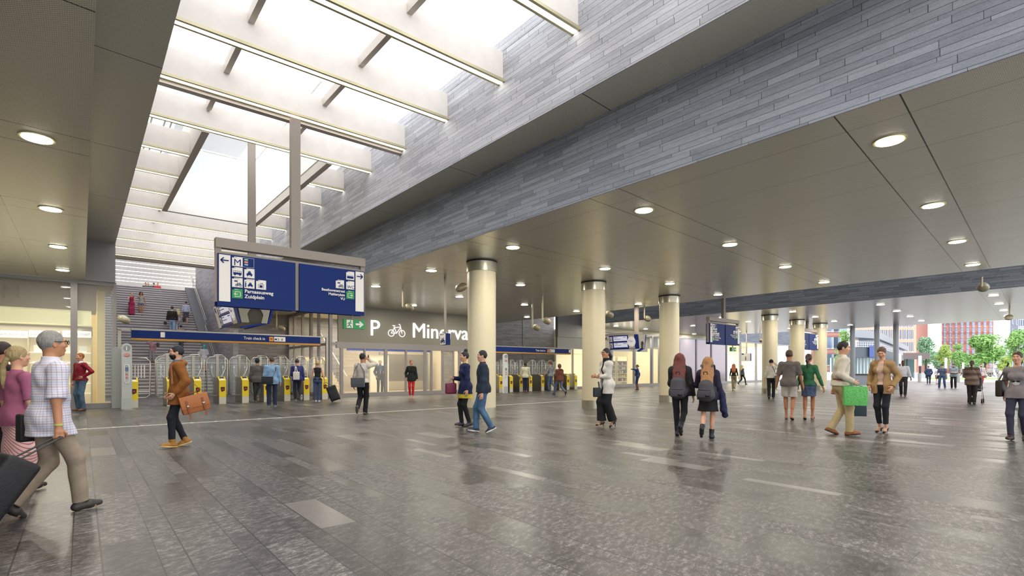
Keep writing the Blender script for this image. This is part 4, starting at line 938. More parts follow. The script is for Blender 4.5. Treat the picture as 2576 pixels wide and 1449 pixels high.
def skeleton(p):
    f = p.get('fem', 0); J = {}
    ft = {'l': V(-.10, .0, .08), 'r': V(.10, .0, .08)}; pit = {'l': 0, 'r': 0}
    st = p.get('legs', 'stand')
    if st == 'stand': pass
    elif st == 'together': ft = {'l': V(-.065, .02, .08), 'r': V(.065, -.02, .08)}
    elif st == 'wide': ft = {'l': V(-.16, .0, .08), 'r': V(.16, .03, .08)}
    elif st in ('walk_l', 'walk_r'):      # the named foot is in front
        q = p.get('stride', .27); a, b = ('l', 'r') if st == 'walk_l' else ('r', 'l'); sg = -1 if a == 'l' else 1
        ft[a] = V(.07*sg, q, .09); ft[b] = V(-.07*sg, -q*1.05, .08+.30*q); pit[a] = 8; pit[b] = -62*q/.3*.8
    elif st in ('step_l', 'step_r'):      # walking, trailing leg lifted
        q = p.get('stride', .2); a, b = ('l', 'r') if st == 'step_l' else ('r', 'l'); sg = -1 if a == 'l' else 1
        ft[a] = V(.06*sg, q*.3, .08); ft[b] = V(-.06*sg, -q*1.6, .22); pit[a] = 0; pit[b] = -68
    elif st in ('up_l', 'up_r'):          # climbing a stair
        a, b = ('l', 'r') if st == 'up_l' else ('r', 'l'); sg = -1 if a == 'l' else 1
        ft[a] = V(.08*sg, .24, .25); ft[b] = V(-.08*sg, -.05, .08)
    if p.get('shoes', ('',))[0] == 'pump':
        for s in 'lr': ft[s] = ft[s]+V(0, 0, .05); pit[s] -= 22
    hz = .93+(.05 if p.get('shoes', ('',))[0] == 'pump' else 0)
    for s, sg in (('l', -1), ('r', 1)):
        dx, dy = ft[s][0]-sg*.09, ft[s][1]; hz = min(hz, ft[s][2]+math.sqrt(max(.845**2-dx*dx-dy*dy, .2)))
    ln = math.radians(p.get('lean', 2)); up = unit(V(math.tan(math.radians(p.get('side', 0))), math.tan(ln), 1)); ty = math.radians(p.get('twist', 0))
    Rt = np.array(Matrix.Rotation(-ty, 3, 'Z')); rt = Rt @ V(1, 0, 0); fw = Rt @ V(0, 1, 0)
    P = V(0, 0, hz); J['pelvis'] = P; J['up'] = up; J['rt'] = rt; J['fw'] = fw
    J['chest'] = P+up*.33; J['neck'] = P+up*.52; sw = .146 if f else .170
    for s, sg in (('l', -1), ('r', 1)):
        J['hip'+s] = P+V(sg*(.088 if f else .09), 0, 0); J['ank'+s] = ft[s]; J['pit'+s] = pit[s]
        J['kne'+s], J['ank'+s] = ik(J['hip'+s], ft[s], .43, .425, (sg*.08, 1, 0))
        S = P+up*.452+rt*sg*sw; J['sho'+s] = S
        w = p.get('arm'+s, 'hang'); hint = (sg*.3, -1, -.1); 
        T = {'hang': (sg*.27, .04, .80), 'back': (sg*.26, -.22, .86), 'fwd': (sg*.24, .26, .90), 'pocket': (sg*.215, .07, .93), 'phone': (sg*.14, .10, 1.56), 'hip': (sg*.19, .04, 1.03),
             'chest': (sg*.05, .26, 1.12), 'strap': (sg*.14, .17, 1.36), 'cross': (-sg*.04, .22, 1.10), 'hold': (sg*.12, .30, 1.12), 'up': (sg*.2, .35, 1.42), 'behind': (sg*.24, -.34, .86), 'face': (sg*.06, .17, 1.45), 'low': (sg*.30, .10, .82)}
        if isinstance(w, str):
            if w in ('hip',): hint = (sg*1, -.6, -.2)
            elif w in ('pocket',): hint = (sg*.6, -1, 0)
            elif w in ('phone', 'face'): hint = (sg*.8, .4, -1)
            elif w in ('chest', 'cross', 'hold', 'strap'): hint = (sg*.5, -.5, -1)
            w = T[w]
        w = V(*w); w[2] += hz-.93; w = w+V(0, 1, 0)*(up[1]*.4)
        if 'hint'+s in p: hint = p['hint'+s]
        J['elb'+s], J['wri'+s] = ik(S, w, .285, .255, hint)
    hy, hp = math.radians(p.get('hyaw', 0)), math.radians(p.get('hpitch', 0)); J['R'] = rot3(-hy-ty*.5, hp, math.radians(p.get('hroll', 0)))
    J['head'] = J['neck']+up*.05+V(0, .015+.03*math.sin(hp), .115)
    return J
def hand_prims(J, s, h, grip):
    sg = -1 if s == 'l' else 1; e, w = J['elb'+s], J['wri'+s]; d = unit(w-e); th = V(0, .8, .5) if d[2] < -.3 else V(-sg*.3, 0, 1); th = unit(th-d*(th@d)); n = unit(np.cross(d, th))
    inward = V(-sg, 0, 0) if d[2] < -.3 else V(-sg, 0, -.3)
    if n@inward < 0: n = -n
    mr = lambda r: max(r, .62*h); P = [cap(w-d*.01, w+d*.03, .024, .026, .012), cap(w+d*.03+th*.012, w+d*.075+th*.014, mr(.020), mr(.019), .015), cap(w+d*.03-th*.012, w+d*.075-th*.016, mr(.020), mr(.018), .015)]
    base = w+d*.082; ca, cb = (1.15, 1.35) if grip else (.30, .45)
    for o, L in ((.030, .070), (.010, .078), (-.010, .072), (-.029, .056)):
        b0 = base+th*o; d1 = d*math.cos(ca)+n*math.sin(ca); d2 = d*math.cos(ca+cb)+n*math.sin(ca+cb); d3 = d*math.cos(ca+cb*1.6)+n*math.sin(ca+cb*1.6)
        b1 = b0+d1*L*.5; b2 = b1+d2*L*.32; b3 = b2+d3*L*.22
        P += [cap(b0, b1, mr(.0092), mr(.0085), .005), cap(b1, b2, mr(.0085), mr(.008), .004), cap(b2, b3, mr(.008), mr(.0068), .004)]
    t0 = w+d*.025+th*.024; t1 = t0+unit(d*.6+th*.7+n*.35)*.045; t2 = t1+unit(d*.9+th*.15+n*.5)*.034
    P += [cap(t0, t1, mr(.012), mr(.0105), .01), cap(t1, t2, mr(.010), mr(.008), .005)]
    return P
def head_prims(J, f):
    c, R = J['head'], J['R']; q = lambda x, y, z: c+R @ V(x, y, z); e = lambda p_, r, k=.015, op='+': ell(q(*p_), r, R, k, (), op)
    w = .95 if f else 1.0
    P = [e((0, -.010, .022), (.075*w, .091, .100)), e((0, .020, -.030), (.061*w, .064, .076), .03), e((0, .052, -.086), (.026*w, .030, .022), .03),
         e((-.029, .083, .020), (.018, .0095, .011), .012, '-'), e((.029, .083, .020), (.018, .0095, .011), .012, '-'),
         cap(q(0, .080, .028), q(0, .098, -.013), .0075, .0105, .012), e((-.011, .088, -.018), (.009, .009, .007), .008), e((.011, .088, -.018), (.009, .009, .007), .008),
         e((0, .082, -.050), (.022, .009, .006), .008), e((0, .080, -.060), (.018, .009, .007), .008), e((0, .078, .040), (.045, .012, .010), .015),
         e((-.044, .060, -.012), (.016, .018, .018), .02), e((.044, .060, -.012), (.016, .018, .018), .02)]
    for s in (-1, 1): P += [ell(q(s*.078*w, -.004, -.002), (.008, .018, .032), R, .008), e((s*.083*w, .004, .0), (.005, .009, .018), .004, '-')]
    P.append(cap(J['neck']-J['up']*.02, q(0, -.022, -.05), .058 if not f else .048, .053 if not f else .045, .03))
    return P
def torso_prims(J, f, o=0.0, b=1.0, low=0.0, k=.03):
    P, u, rt, fw = J['pelvis'], J['up'], J['rt'], J['fw']; R = np.stack([rt, fw, u], 1); R0 = np.stack([V(1, 0, 0), V(0, 1, 0), V(0, 0, 1)], 1)
    A = []
    if f:
        A += [ell(P+u*.0, (.156*b+o, .106*b+o, .13+o), R0, k), ell(P+u*.17, (.112*b+o, .083*b+o, .14+o), R, k), ell(P+u*.33, (.126*b+o, .088*b+o, .145+o), R, k)]
        for s in (-1, 1): A.append(ell(P+u*.325+rt*s*.062+fw*.062, (.054+o, .046+o, .052+o), R, .03))
    else:
        A += [ell(P+u*.0, (.150*b+o, .106*b+o, .13+o), R0, k), ell(P+u*.17+fw*.01*(b-1)*10, (.132*b+o, .096*b+o+.06*(b-1), .15+o), R, k), ell(P+u*.33, (.150*b**.5+o, .104+o, .155+o), R, k)]
    A.append(cap(J['shol']+rt*.02, P+u*.455, .044+o*.8, .06+o*.8, .03)); A.append(cap(J['shor']-rt*.02, P+u*.455, .044+o*.8, .06+o*.8, .03)); A.append(cap(P+u*.40, J['neck']+u*.0, .075+o*.6, .050+o*.4, .04))
    return A
def arm_prims(J, s, o=0.0, f=0, upto=1.0, k=.03, cuff=None):
    g = .86 if f else 1.0; S, E, W = J['sho'+s], J['elb'+s], J['wri'+s]; A = []
    if upto <= 0: return A
    if upto < .98:
        t = upto*1.9; Q = S+(E-S)*min(t, 1); d = unit(E-S)
        A.append(cap(S, Q+d*.03, .050*g+o, .044*g+o*1.3, k, None, ((Q, d),)))
    else:
        d = unit(W-E); c = () if cuff is None else ((W-d*cuff, d),)
        A.append(cap(S, E, .049*g+o, .039*g+o*.9, k)); A.append(cap(E, W+d*(.02 if cuff is not None else 0), .040*g+o*.9, .026*g+o*.8, .02, None, c))
    return A
def leg_prims(J, s, o=0.0, f=0, b=1.0, prof=None, hem=None, k=.04, ank=.034):
    H_, K, A_ = J['hip'+s], J['kne'+s], J['ank'+s]; d = unit(A_-K); sg = -1 if s == 'l' else 1
    th, kn, ca = prof or (.080, .052, .034); A = []; c = ()
    if hem is not None: Q = K+(A_-K)*hem if hem <= 1 else A_+d*(hem-1); c = ((Q, d),)
    A.append(cap(H_+V(0, 0, -.01), K, th*b+o, kn*b**.5+o, k)); A.append(cap(K, A_+(d*.06 if hem and hem > .9 else 0), kn+o, ca+o, .03, None, c))
    if prof is None: A.append(cap(K+d*.06-V(0, .012, 0), K+d*.22-V(0, .012, 0), .050+o, .042+o, .03, None, c))
    if s == 'l' or True: A.append(ell(J['pelvis']+V(sg*.068, -.045, -.02), (.078*b+o, .068*b+o, .085+o), None, .03))
    return A
def foot_frame(J, s):
    t = math.radians(J['pit'+s]); y = -.10 if s == 'l' else .10
    f = V(y*.9, math.cos(t), math.sin(t)); f = unit(f); u = unit(V(0, -math.sin(t), math.cos(t))); A = J['ank'+s]; return A, f, u
def shoe_prims(J, s, o=0.0, boot=0.0, heel=0.0, sandal=False):
    A, f, u = foot_frame(J, s); so = A-u*.08; fl = (u, .72); pl = ((so, -u),)
    r = .036+o; P = [cap(so-f*.045+u*.038, so+f*.06+u*.036, r, r+.002, .02, None, pl), cap(so+f*.06+u*.034, so+f*.135+u*.022, r+.004, .026+o, .02, None, pl), cap(A-f*.01, so-f*.02+u*.04, .034+o, .036+o, .02, None, pl)]
    if boot: d = unit(J['kne'+s]-A); P += [cap(A-d*.02, A+d*boot, .040+o, .045+o+boot*.05, .02, None, ((A+d*boot, d),))]
    return P
def fullfoot(J, s, o=0.0):
    A, f, u = foot_frame(J, s); so = A-u*.08; pl = ((so+u*.006, -u),)
    return [cap(A, so-f*.03+u*.035, .033+o, .032, .02, None, pl), cap(so-f*.03+u*.035, so+f*.09+u*.028, .031+o, .034, .025, None, pl), cap(so+f*.09+u*.022, so+f*.135+u*.015, .034, .018, .02, None, pl)]
SKIN = {'l': 'd9a68a', 'm': 'c08a68', 'd': '6e4a36', 't': 'b67f5e'}
def cloth(c, rough=.85, pattern=None, c2=None, scale=30):
    nm = 'cloth_%s_%s_%s' % (c, pattern or 'plain', c2 or '')
    if nm in MATS: return MATS[nm]
    t = NT(nm); x, y, z = t.sep(); n1 = t.noise(t.co, 9, 5, .6); n2 = t.noise(t.co, 260, 2)
    col = lin(c)
    if pattern == 'plaid':
        f = lambda v, p_, w_: t.math('LESS_THAN', t.math('FRACT', t.math('DIVIDE', v, p_)), w_)
        a = f(t.math('MULTIPLY', t.math('ARCTAN2', x, y), .16), .022, .22); b = f(z, .022, .22); col = t.mix(t.math('MULTIPLY', t.math('ADD', t.math('MULTIPLY', a, .5), t.math('MULTIPLY', b, .5)), .8), c, c2); col = t.mix(t.math('MULTIPLY', f(z, .066, .12), .45), col, 'b98a6a')
    elif pattern == 'stripes':
        v = t.math('ADD', z, t.math('MULTIPLY', t.math('ABSOLUTE', x), .9)); col = t.mix(t.math('LESS_THAN', t.math('FRACT', t.math('DIVIDE', v, .035)), .3), c, c2)
    elif pattern == 'hstripes':
        col = t.mix(t.math('LESS_THAN', t.math('FRACT', t.math('DIVIDE', z, scale/100)), .5), c, c2)
    elif pattern == 'mottled':
        col = t.mix(t.rng(t.noise(t.co, scale, 3), .42, .58, 0, 1), c, c2)
    elif pattern == 'denim':
        col = t.mix(t.rng(t.noise(t.comb(t.math('MULTIPLY', x, 1), t.math('MULTIPLY', z, .3)), 14, 6, .7), .4, .7, 0, .7), c, c2)
    h = t.n('ShaderNodeHueSaturation'); t.put(h.inputs['Color'], col); t.put(h.inputs['Value'], t.rng(n1, .25, .75, .82, 1.15)); t.base(h.outputs[0]); t.rough(rough)
    t.bump(t.math('ADD', t.math('MULTIPLY', n2, .3), n1), .35, .006); return t.m
def hair_mat(c):
    nm = 'hair_'+c
    if nm in MATS: return MATS[nm]
    t = NT(nm); x, y, z = t.sep(); n1 = t.noise(t.comb(t.math('MULTIPLY', x, 9), t.math('MULTIPLY', y, 9), t.math('MULTIPLY', z, .7)), 14, 4, .7)
    h = t.n('ShaderNodeHueSaturation'); t.put(h.inputs['Color'], lin(c)); t.put(h.inputs['Value'], t.rng(n1, .3, .7, .5, 1.45)); t.base(h.outputs[0]); t.rough(.48); t.bump(n1, .7, .01); return t.m
PJ = {}
def person(key, u, v, vt, face, label, D=None, z=0.0, **p):
    """u, v: where the feet stand; vt: top of the head; face: 0 away from us, 90 to our right"""
    if D is None: D = FPX*(H-z)/(v-929)
    base = PD(u, 929, D); base.z = z
    ht = H+(929-vt)/FPX*D-z if vt else 1.72
    sc = p.get('height', ht)/1.76; f = p.get('fem', 0)
    h0 = .0065 if D < 7 else .0085 if D < 12.5 else .011 if D < 18 else .016 if D < 26 else .022 if D < 45 else .035
    h = p.get('h', h0)/1.0; J = skeleton(p)
    a, b, c = ray(u, 929); vd = unit(V(a, b)); rg = V(vd[1], -vd[0]); ph = math.radians(face); fw = vd*math.cos(ph)+rg*math.sin(ph); rz = math.atan2(-fw[0], fw[1])
    cz, sz = math.cos(rz), math.sin(rz)
    def W(q): q = V(*q)*sc; return Vector((base.x+q[0]*cz-q[1]*sz, base.y+q[0]*sz+q[1]*cz, base.z+q[2]))
    skin = mat('skin_'+p.get('skin', 'l'), SKIN[p.get('skin', 'l')], .5, noise=.05, nscale=25, spec=.35)
    top, bot, shoes, hair = p.get('top'), p.get('bot'), p.get('shoes', ('shoe', '1c1c20')), p.get('hair', ('short', '2b211c'))
    slv = top.get('sleeve', 1.0) if top else 0
    tc = -.010 if top else 0
    # ---- body
    A = torso_prims(J, f, tc, p.get('fat', 1.0)); A += head_prims(J, f)
    for s in 'lr':
        A += arm_prims(J, s, -.008 if slv > .9 else 0.0, f) + hand_prims(J, s, h, p.get('grip'+s, 0))
        A += leg_prims(J, s, -.008 if bot and bot['k'] in ('trousers', 'slim', 'wide') else -.004, f); A += fullfoot(J, s, -.012 if shoes and shoes[0] not in ('sandal', 'flat') else -.003)
    P, Q = grow(A, h)
    o = np_mesh('person', P*sc, Q, skin); o.location = base; o.rotation_euler = (0, 0, rz); WL[o.name] = Vector((0, 0, 0))
    tag(o, label, 'person', p.get('group'))
    nz = .0032 if D < 30 else 0
    def part(name, prims, mt, noise=0.0, nf=30, planes=(), hh=None):
        P, Q = grow(prims, hh or h, noise, nf, planes)
        if len(P) == 0: return None
        return np_mesh(name, P*sc, Q, mt, o)
    pel = J['pelvis']; up = J['up']
    # ---- trousers / skirt
    if bot:
        k = bot['k']; m_ = cloth(bot['c'], .85, bot.get('pat'), bot.get('c2'), bot.get('sc', 30)); waist = pel+up*bot.get('rise', .12); b_ = p.get('fat', 1.0)
        if k in ('trousers', 'slim', 'wide', 'shorts'):
            prof = {'trousers': (.088, .068, .057), 'slim': (.084, .058, .041), 'wide': (.094, .085, .092), 'shorts': (.104, .094, .085)}[k]
            A = [ell(pel+V(0, -.005, 0), (.154*b_+.006, .110*b_+.006, .15), None, .035)]
            for s in 'lr': A += leg_prims(J, s, .004 if k != 'wide' else .010, f, 1.0, prof, bot.get('hem', .16 if k == 'shorts' else 1.02), .03)
            if k == 'shorts':
                A = [ell(pel+V(0, -.005, 0), (.154*b_+.006, .110*b_+.006, .15), None, .035)]
                for s in 'lr':
                    d = unit(J['kne'+s]-J['hip'+s]); q = J['hip'+s]+(J['kne'+s]-J['hip'+s])*bot.get('len', .8); A.append(cap(J['hip'+s], q+d*.05, .095, .098, .02, None, ((q, d),)))
            part('shorts' if k == 'shorts' else 'trousers', A, m_, nz*1.2, 26, ((waist, up),))
        else:
            R_ = bot.get('r', .2); z1 = bot.get('z', .5); hm = V(0, (J['kner'][1]+J['knel'][1])*.3, z1)
            A = [ell(pel, (.156, .108, .16), None, .03), cap(pel-V(0, 0, .04), hm-V(0, 0, .06), .120, R_, .04, (V(0, 1, 0), .78))]
            for q_ in (-1, 1): A.append(ell(pel+V(q_*.068, -.045, -.04), (.082, .074, .09), None, .03))
            for s in 'lr': A.append(cap(J['hip'+s], J['kne'+s], .092, .07+(.02 if R_ > .2 else 0), .05))
            if z1 < .3:
                for s in 'lr': A.append(cap(J['kne'+s], J['ank'+s], .09, .10, .08))
            part('skirt', A, m_, nz*1.6, 18, ((waist, up), (V(0, 0, z1), V(0, 0, -1))))
        if bot.get('belt'): part('belt', [ell(pel+up*.10, (.160*b_+.008, .118*b_+.008, .1), None, .01, ((pel+up*.125, up), (pel+up*.092, -up)))], mat('belt_'+bot['belt'], bot['belt'], .5))
    # ---- tops (inner first)
    def top_garment(name, T, o_extra=0.0):
        off = T.get('off', .012)+o_extra; hem = T.get('hem', -.03); bb = p.get('fat', 1.0); sl = T.get('sleeve', 1.0)
        A = torso_prims(J, f, off, bb, k=.032); dn = pel+V(0, 0, hem)
        if hem < -.06: A.append(cap(pel+up*.05, dn-V(0, 0, .03), .112*bb+off, T.get('hemr', .120*bb+off), .04, (V(1, 0, 0), 1.25)))
        if hem < .05 and D < 60:
            for q_ in (-1, 1): A.append(ell(pel+V(q_*.068, -.045, -.02), (.088+off, .080+off, .09+off), None, .03)); A.append(ell(pel+V(q_*.088, .004, -.035), (.094+off, .092+off, .095+off), None, .03))
        if hem < -.06:
            for s in 'lr': A.append(cap(J['hip'+s], J['hip'+s]+(J['kne'+s]-J['hip'+s])*.6, .092+off, .084+off, .03))
        for s in 'lr':
            if sl > 0: A += arm_prims(J, s, off+(.004 if off > .02 else 0), f, sl, .035, T.get('cuff', -.005))
            A.append(ell(J['sho'+s]-up*.005, (.050+off, .050+off, .052+off), None, .03)) if sl > 0 else None
        pls = [(V(0, 0, pel[2]+hem), V(0, 0, -1))]
        nk = T.get('neck', .02); A = A+[ell(J['neck']+up*nk+V(0, .03, .06), (.085, .09, .07+T.get('vneck', 0)), None, .01, (), '-')]
        if T.get('strapless'): pls.append((J['chest']+up*.07, up))
        if T.get('open'):
            fwv = J['fw']; ow = T['open']; A.append(cap(J['neck']+fwv*.10+up*-.02, pel+fwv*.20+V(0, 0, hem-.05), ow*.75, ow, .015, (V(0, 1, 0), 2.2), (), '-'))
        if T.get('noise', 1): nn = nz*(1.5 if off > .02 else 1.1)
        else: nn = 0
        part(name, A, cloth(T['c'], T.get('rough', .85), T.get('pat'), T.get('c2'), T.get('sc', 30)), nn, T.get('nf', 30), pls)
    if p.get('inner'): top_garment(p['inner'].get('name', 'shirt'), p['inner'])
    if top: top_garment(top.get('name', 'shirt'), top)
    nk = J['neck']
    if p.get('collar'): part('collar', [cap(nk-up*.02, nk+up*.035+V(0, -.005, 0), .082 if not f else .07, .066 if not f else .058, .01, None, ((nk+up*.05, up), (nk-up*.03, -up))), cap(nk, nk+up*.2, .052, .052, .005, None, (), '-'), ell(nk+V(0, .09, .03), (.03, .05, .07), None, .005, (), '-')], cloth(p['collar']))
    if p.get('scarf'): part('scarf', [cap(nk-up*.02, nk+up*.04, .085, .075, .01, None, ((nk+up*.07, up),))]+([cap(nk+V(.03, .09, -.02), pel+V(.05, .16, .22), .035, .035, .02, (V(0, 1, 0), .4)), cap(nk+V(-.03, .09, -.02), pel+V(-.05, .16, .25), .035, .035, .02, (V(0, 1, 0), .4))] if p['scarf'][1] else []), cloth(p['scarf'][0]), nz)
    if p.get('hood'): part('hood', [ell(nk+V(0, -.075, -.01), (.13, .075, .06), None, .02), cap(nk+V(-.07, -.05, -.03), nk+V(.07, -.05, -.03), .045, .045, .03), ell(nk+V(0, .02, .07), (.075, .11, .09), None, .02, (), '-'), cap(nk+V(-.07, -.02, -.02), nk+V(-.05, .08, -.05), .035, .025, .02), cap(nk+V(.07, -.02, -.02), nk+V(.05, .08, -.05), .035, .025, .02)], cloth(p['hood']), nz)
    # ---- shoes
    if shoes:
        k, cc = shoes[:2]; sm = mat('shoe_'+cc, cc, .5)
        for s in 'lr':
            if k == 'pump':
                A_, fv, uv = foot_frame(J, s); so = A_-uv*.08; q = part('shoe', [cap(so-fv*.035+uv*.03, so+fv*.03+uv*.018, .037, .034, .01, None, ((so+uv*.042, uv), (so, -uv))), cap(so+fv*.03+uv*.018, so+fv*.14+uv*.014, .038, .028, .02, None, ((so, -uv), (so+uv*.035, uv)))], sm)
                b0 = so-fv*.03+uv*.012; part('heel', [cap(b0, V(b0[0], b0[1], .006), .014, .007, .01)], sm)
            elif k in ('flat', 'sandal'):
                A_, fv, uv = foot_frame(J, s); so = A_-uv*.08; part('shoe', [cap(so-fv*.035+uv*.02, so+fv*.10+uv*.018, .034, .038, .01, None, ((so, -uv), (so+uv*(.018 if k == 'sandal' else .03), uv))), cap(so+fv*.03+uv*.03, so+fv*.07+uv*.025, .037, .039, .01, None, ((so, -uv),))], sm)
            else:
                part('shoe', shoe_prims(J, s, .004, {'boot': .12, 'longboot': .34, 'ankleboot': .06}.get(k, 0)), sm)
                if len(shoes) > 2:
                    A_, fv, uv = foot_frame(J, s); so = A_-uv*.08; part('sole', [cap(so-fv*.045+uv*.008, so+fv*.07+uv*.008, .043, .046, .01, None, ((so, -uv), (so+uv*.024, uv))), cap(so+fv*.07+uv*.006, so+fv*.135+uv*.006, .046, .034, .02, None, ((so, -uv), (so+uv*.024, uv)))], mat('shoe_'+shoes[2], shoes[2], .6))
    # ---- hair and face
    c, R = J['head'], J['R']; q = lambda x, y, z: c+R @ V(x, y, z)
    hk, hc = hair[0], hair[1]; hm = hair_mat(hc); w = .95 if f else 1.0
    face_cut = [ell(q(0, .098, -.035), (.078, .085, .100), R, .012, (), '-')]
    A = [ell(q(0, -.020, .030), (.084*w, .099, .104), R, .02, ((q(0, 0, -.075), R @ V(0, .25, -1)),))]
    ears = [ell(q(s_*.085, .006, -.01), (.02, .022, .036), R, .006, (), '-') for s_ in (-1, 1)]
    if hk == 'short': A += face_cut+ears
    elif hk == 'crop': A = [ell(q(0, -.016, .028), (.080*w, .099, .100), R, .02, ((q(0, 0, -.05), R @ V(0, .3, -1)),))]+face_cut+ears
    elif hk == 'shaggy': A = [ell(q(0, -.018, .03), (.096, .108, .112), R, .02), ell(q(0, -.05, -.05), (.085, .06, .06), R, .04), ell(q(0, .108, -.045), (.075, .085, .10), R, .012, (), '-')]
    elif hk == 'long':
        L = hair[2] if len(hair) > 2 else .42; bk = nk-J['fw']*.0
        A = [ell(q(0, -.022, .026), (.092, .108, .108), R, .02), cap(q(0, -.07, -.02), nk+up*(-L+.15)+V(0, -.150, 0), .112, .128, .05, (V(0, 1, 0), .42)), cap(q(-.06, -.03, -.02), nk+V(-.09, -.10, -.10), .045, .04, .04), cap(q(.06, -.03, -.02), nk+V(.09, -.10, -.10), .045, .04, .04)]+[ell(q(0, .108, -.045), (.074, .085, .105), R, .012, (), '-')]
    elif hk in ('pony', 'bun', 'braid', 'tied'):
        A += face_cut+ears[:0]
        if hk == 'bun': A += [ell(q(0, -.045, .15), (.048, .046, .042), R, .012), cap(q(0, -.04, .11), q(0, -.045, .14), .025, .025, .01)]
        elif hk == 'pony': A += [cap(q(0, -.115, .02), q(0, -.155, -.06), .028, .034, .02), cap(q(0, -.155, -.06), q(.01, -.15, -.26), .034, .012, .03)]
        elif hk == 'tied': A += [ell(q(0, -.125, .0), (.035, .035, .035), R, .015)]
        else:
            pts = [q(0, -.11, -.03), q(-.03, -.13, -.12), q(-.035, -.125, -.21), q(-.03, -.12, -.30)]
            for a_, b_ in zip(pts, pts[1:]): A += [ell((a_*(1-t_)+b_*t_), (.030, .028, .03), None, .012) for t_ in (0, .35, .7)]
            A.append(cap(pts[-1], pts[-1]+V(0, 0, -.06), .028, .012, .01))
    elif hk == 'beanie': A = [ell(q(0, -.016, .034), (.090, .108, .108), R, .02, ((q(0, 0, .0), R @ V(0, .18, -1)),))]
    elif hk == 'scarfed': A = [ell(q(0, -.02, .02), (.092, .108, .115), R, .02), ell(q(0, -.05, -.08), (.07, .07, .08), R, .04), ell(q(0, .108, -.045), (.068, .085, .10), R, .012, (), '-')]
    if hk != 'none': part('hat' if hk in ('beanie',) else 'headscarf' if hk == 'scarfed' else 'hair', A, hm if hk not in ('beanie', 'scarfed') else cloth(hc), .0022 if D < 20 else 0, 60)
    if hk == 'beanie' and hair[-1] != hc: part('hair', [ell(q(0, -.016, .01), (.082, .1, .09), R, .02, ((q(0, 0, -.05), R @ V(0, .3, -1)), (q(0, 0, .02), R @ V(0, 0, 1))))]+face_cut+ears, hair_mat(hair[-1]))
    if p.get('beard'): part('beard', [ell(q(0, .030, -.045), (.066, .068, .082), R, .02, ((q(0, 0, -.022), R @ V(0, .25, 1)),)), ell(q(0, .09, -.047), (.03, .013, .012), R, .01), ell(q(0, .100, -.062), (.018, .012, .008), R, .006, (), '-'), ell(q(0, .11, -.0), (.03, .04, .036), R, .006, (), '-')], hair_mat(p['beard']))
    if D < 24:
        def small(name, mt, *shapes):
            m = MB(); Mr = Matrix(R.tolist())
            for cc, rr in shapes: m.ell(tuple(q(*cc)*sc), tuple(x_*sc for x_ in rr), 10, 6, Mr)
            return m.build(name, mt, o, local=True)
        for s_ in (-1, 1):
            small('eye', mat('eye_white', 'e9e4de', .3), ((s_*.029, .0665, .020), (.0125, .0105, .0068))).name
            small('iris', mat('iris_dark', '2c2019', .2), ((s_*.029, .0735, .020), (.0055, .0042, .0055)))
            small('eyebrow', hair_mat(p.get('brow', '2b211c')), ((s_*.029, .0835, .043), (.018, .0045, .0030)))
        small('lips', mat('lips_'+p.get('lips', 'b56a5c'), p.get('lips', 'b56a5c'), .45), ((0, .0868, -.0505), (.021, .006, .0042)), ((0, .0845, -.0595), (.018, .0065, .005)))
    if p.get('glasses'):
        m = MB(); S_ = lambda x_, y_, z_: tuple(q(x_, y_, z_)*sc)
        for s_ in (-1, 1):
            m.tube([S_(s_*.031+.024*math.cos(t_*PI/8), .103, .020+.019*math.sin(t_*PI/8)) for t_ in range(17)], .0028, 5); m.tube([S_(s_*.056, .10, .026), S_(s_*.082, .06, .026), S_(s_*.083, -.01, .02)], .0026, 5)
        m.tube([S_(-.008, .104, .024), S_(.008, .104, .024)], .0026, 5); m.build('glasses', M_black, o, local=True)
        if p['glasses'] == 'sun':
            m = MB(); [m.ell(S_(s_*.031, .103, .020), (.022, .003, .018), 10, 6, Matrix(R.tolist())) for s_ in (-1, 1)]; m.build('lenses', mat('lens_dark', '1c2024', .1), o, local=True)
    info = dict(W=W, J=J, sc=sc, rz=rz, base=base, D=D, o=o); PJ[key] = info
    return info
tp = lambda c, **k: dict(c=c, **k)
# ---- near left trio
person('plaid', 122, 1296, 820, 72, 'grey-haired person in a plaid short-sleeved shirt and beige trousers pulling a black suitcase', skin='m', fat=1.12, hair=('short', '8f8d88'), legs='walk_r', stride=.22, arml='hang', armr=(.24, -.02, .78), gripr=1,
       top=tp('d9d6e2', off=.022, sleeve=.5, hem=-.16, pat='plaid', c2='7a80ae'), bot=dict(k='trousers', c='9a8a78', hem=1.0), shoes=('shoe', '35302c'), collar='d9d6e2', glasses=1, brow='777777', hyaw=6)
person('pink', 38, 1330, 862, 60, 'blonde person with a braid, pink polo shirt and pink striped skirt at the left edge', D=5.5, fem=1, skin='l', hair=('braid', 'a89468'), legs='walk_l', stride=.2, top=tp('a05a78', off=.012, sleeve=.5, hem=-.10), bot=dict(k='skirt', c='d8b8b4', c2='b45a66', pat='stripes', r=.22, z=.28), shoes=('shoe', '2c2624'), hyaw=10)
person('darkhair', 2, 1300, 855, 60, 'dark-haired person in a black top at the left edge, behind the blonde braid', D=6.4, fem=1, skin='m', hair=('short', '2a1d1a'), top=tp('19181c', off=.014, sleeve=1.0, hem=-.12), bot=dict(k='slim', c='1b1a1e'), shoes=('shoe', '1c1a1a'), hyaw=15)
person('redman', 204, 1033, 886, 238, 'smiling person in a dark red jumper and jeans with one hand on the hip', skin='l', hair=('short', 'a8602a'), legs='stand', arml='hip', top=tp('8e1a2c', off=.018, hem=-.02), bot=dict(k='trousers', c='3f5a78', c2='7a93ab', pat='denim'), collar='e8ecf2', shoes=('shoe', '6b4a34'), brow='8a5028')
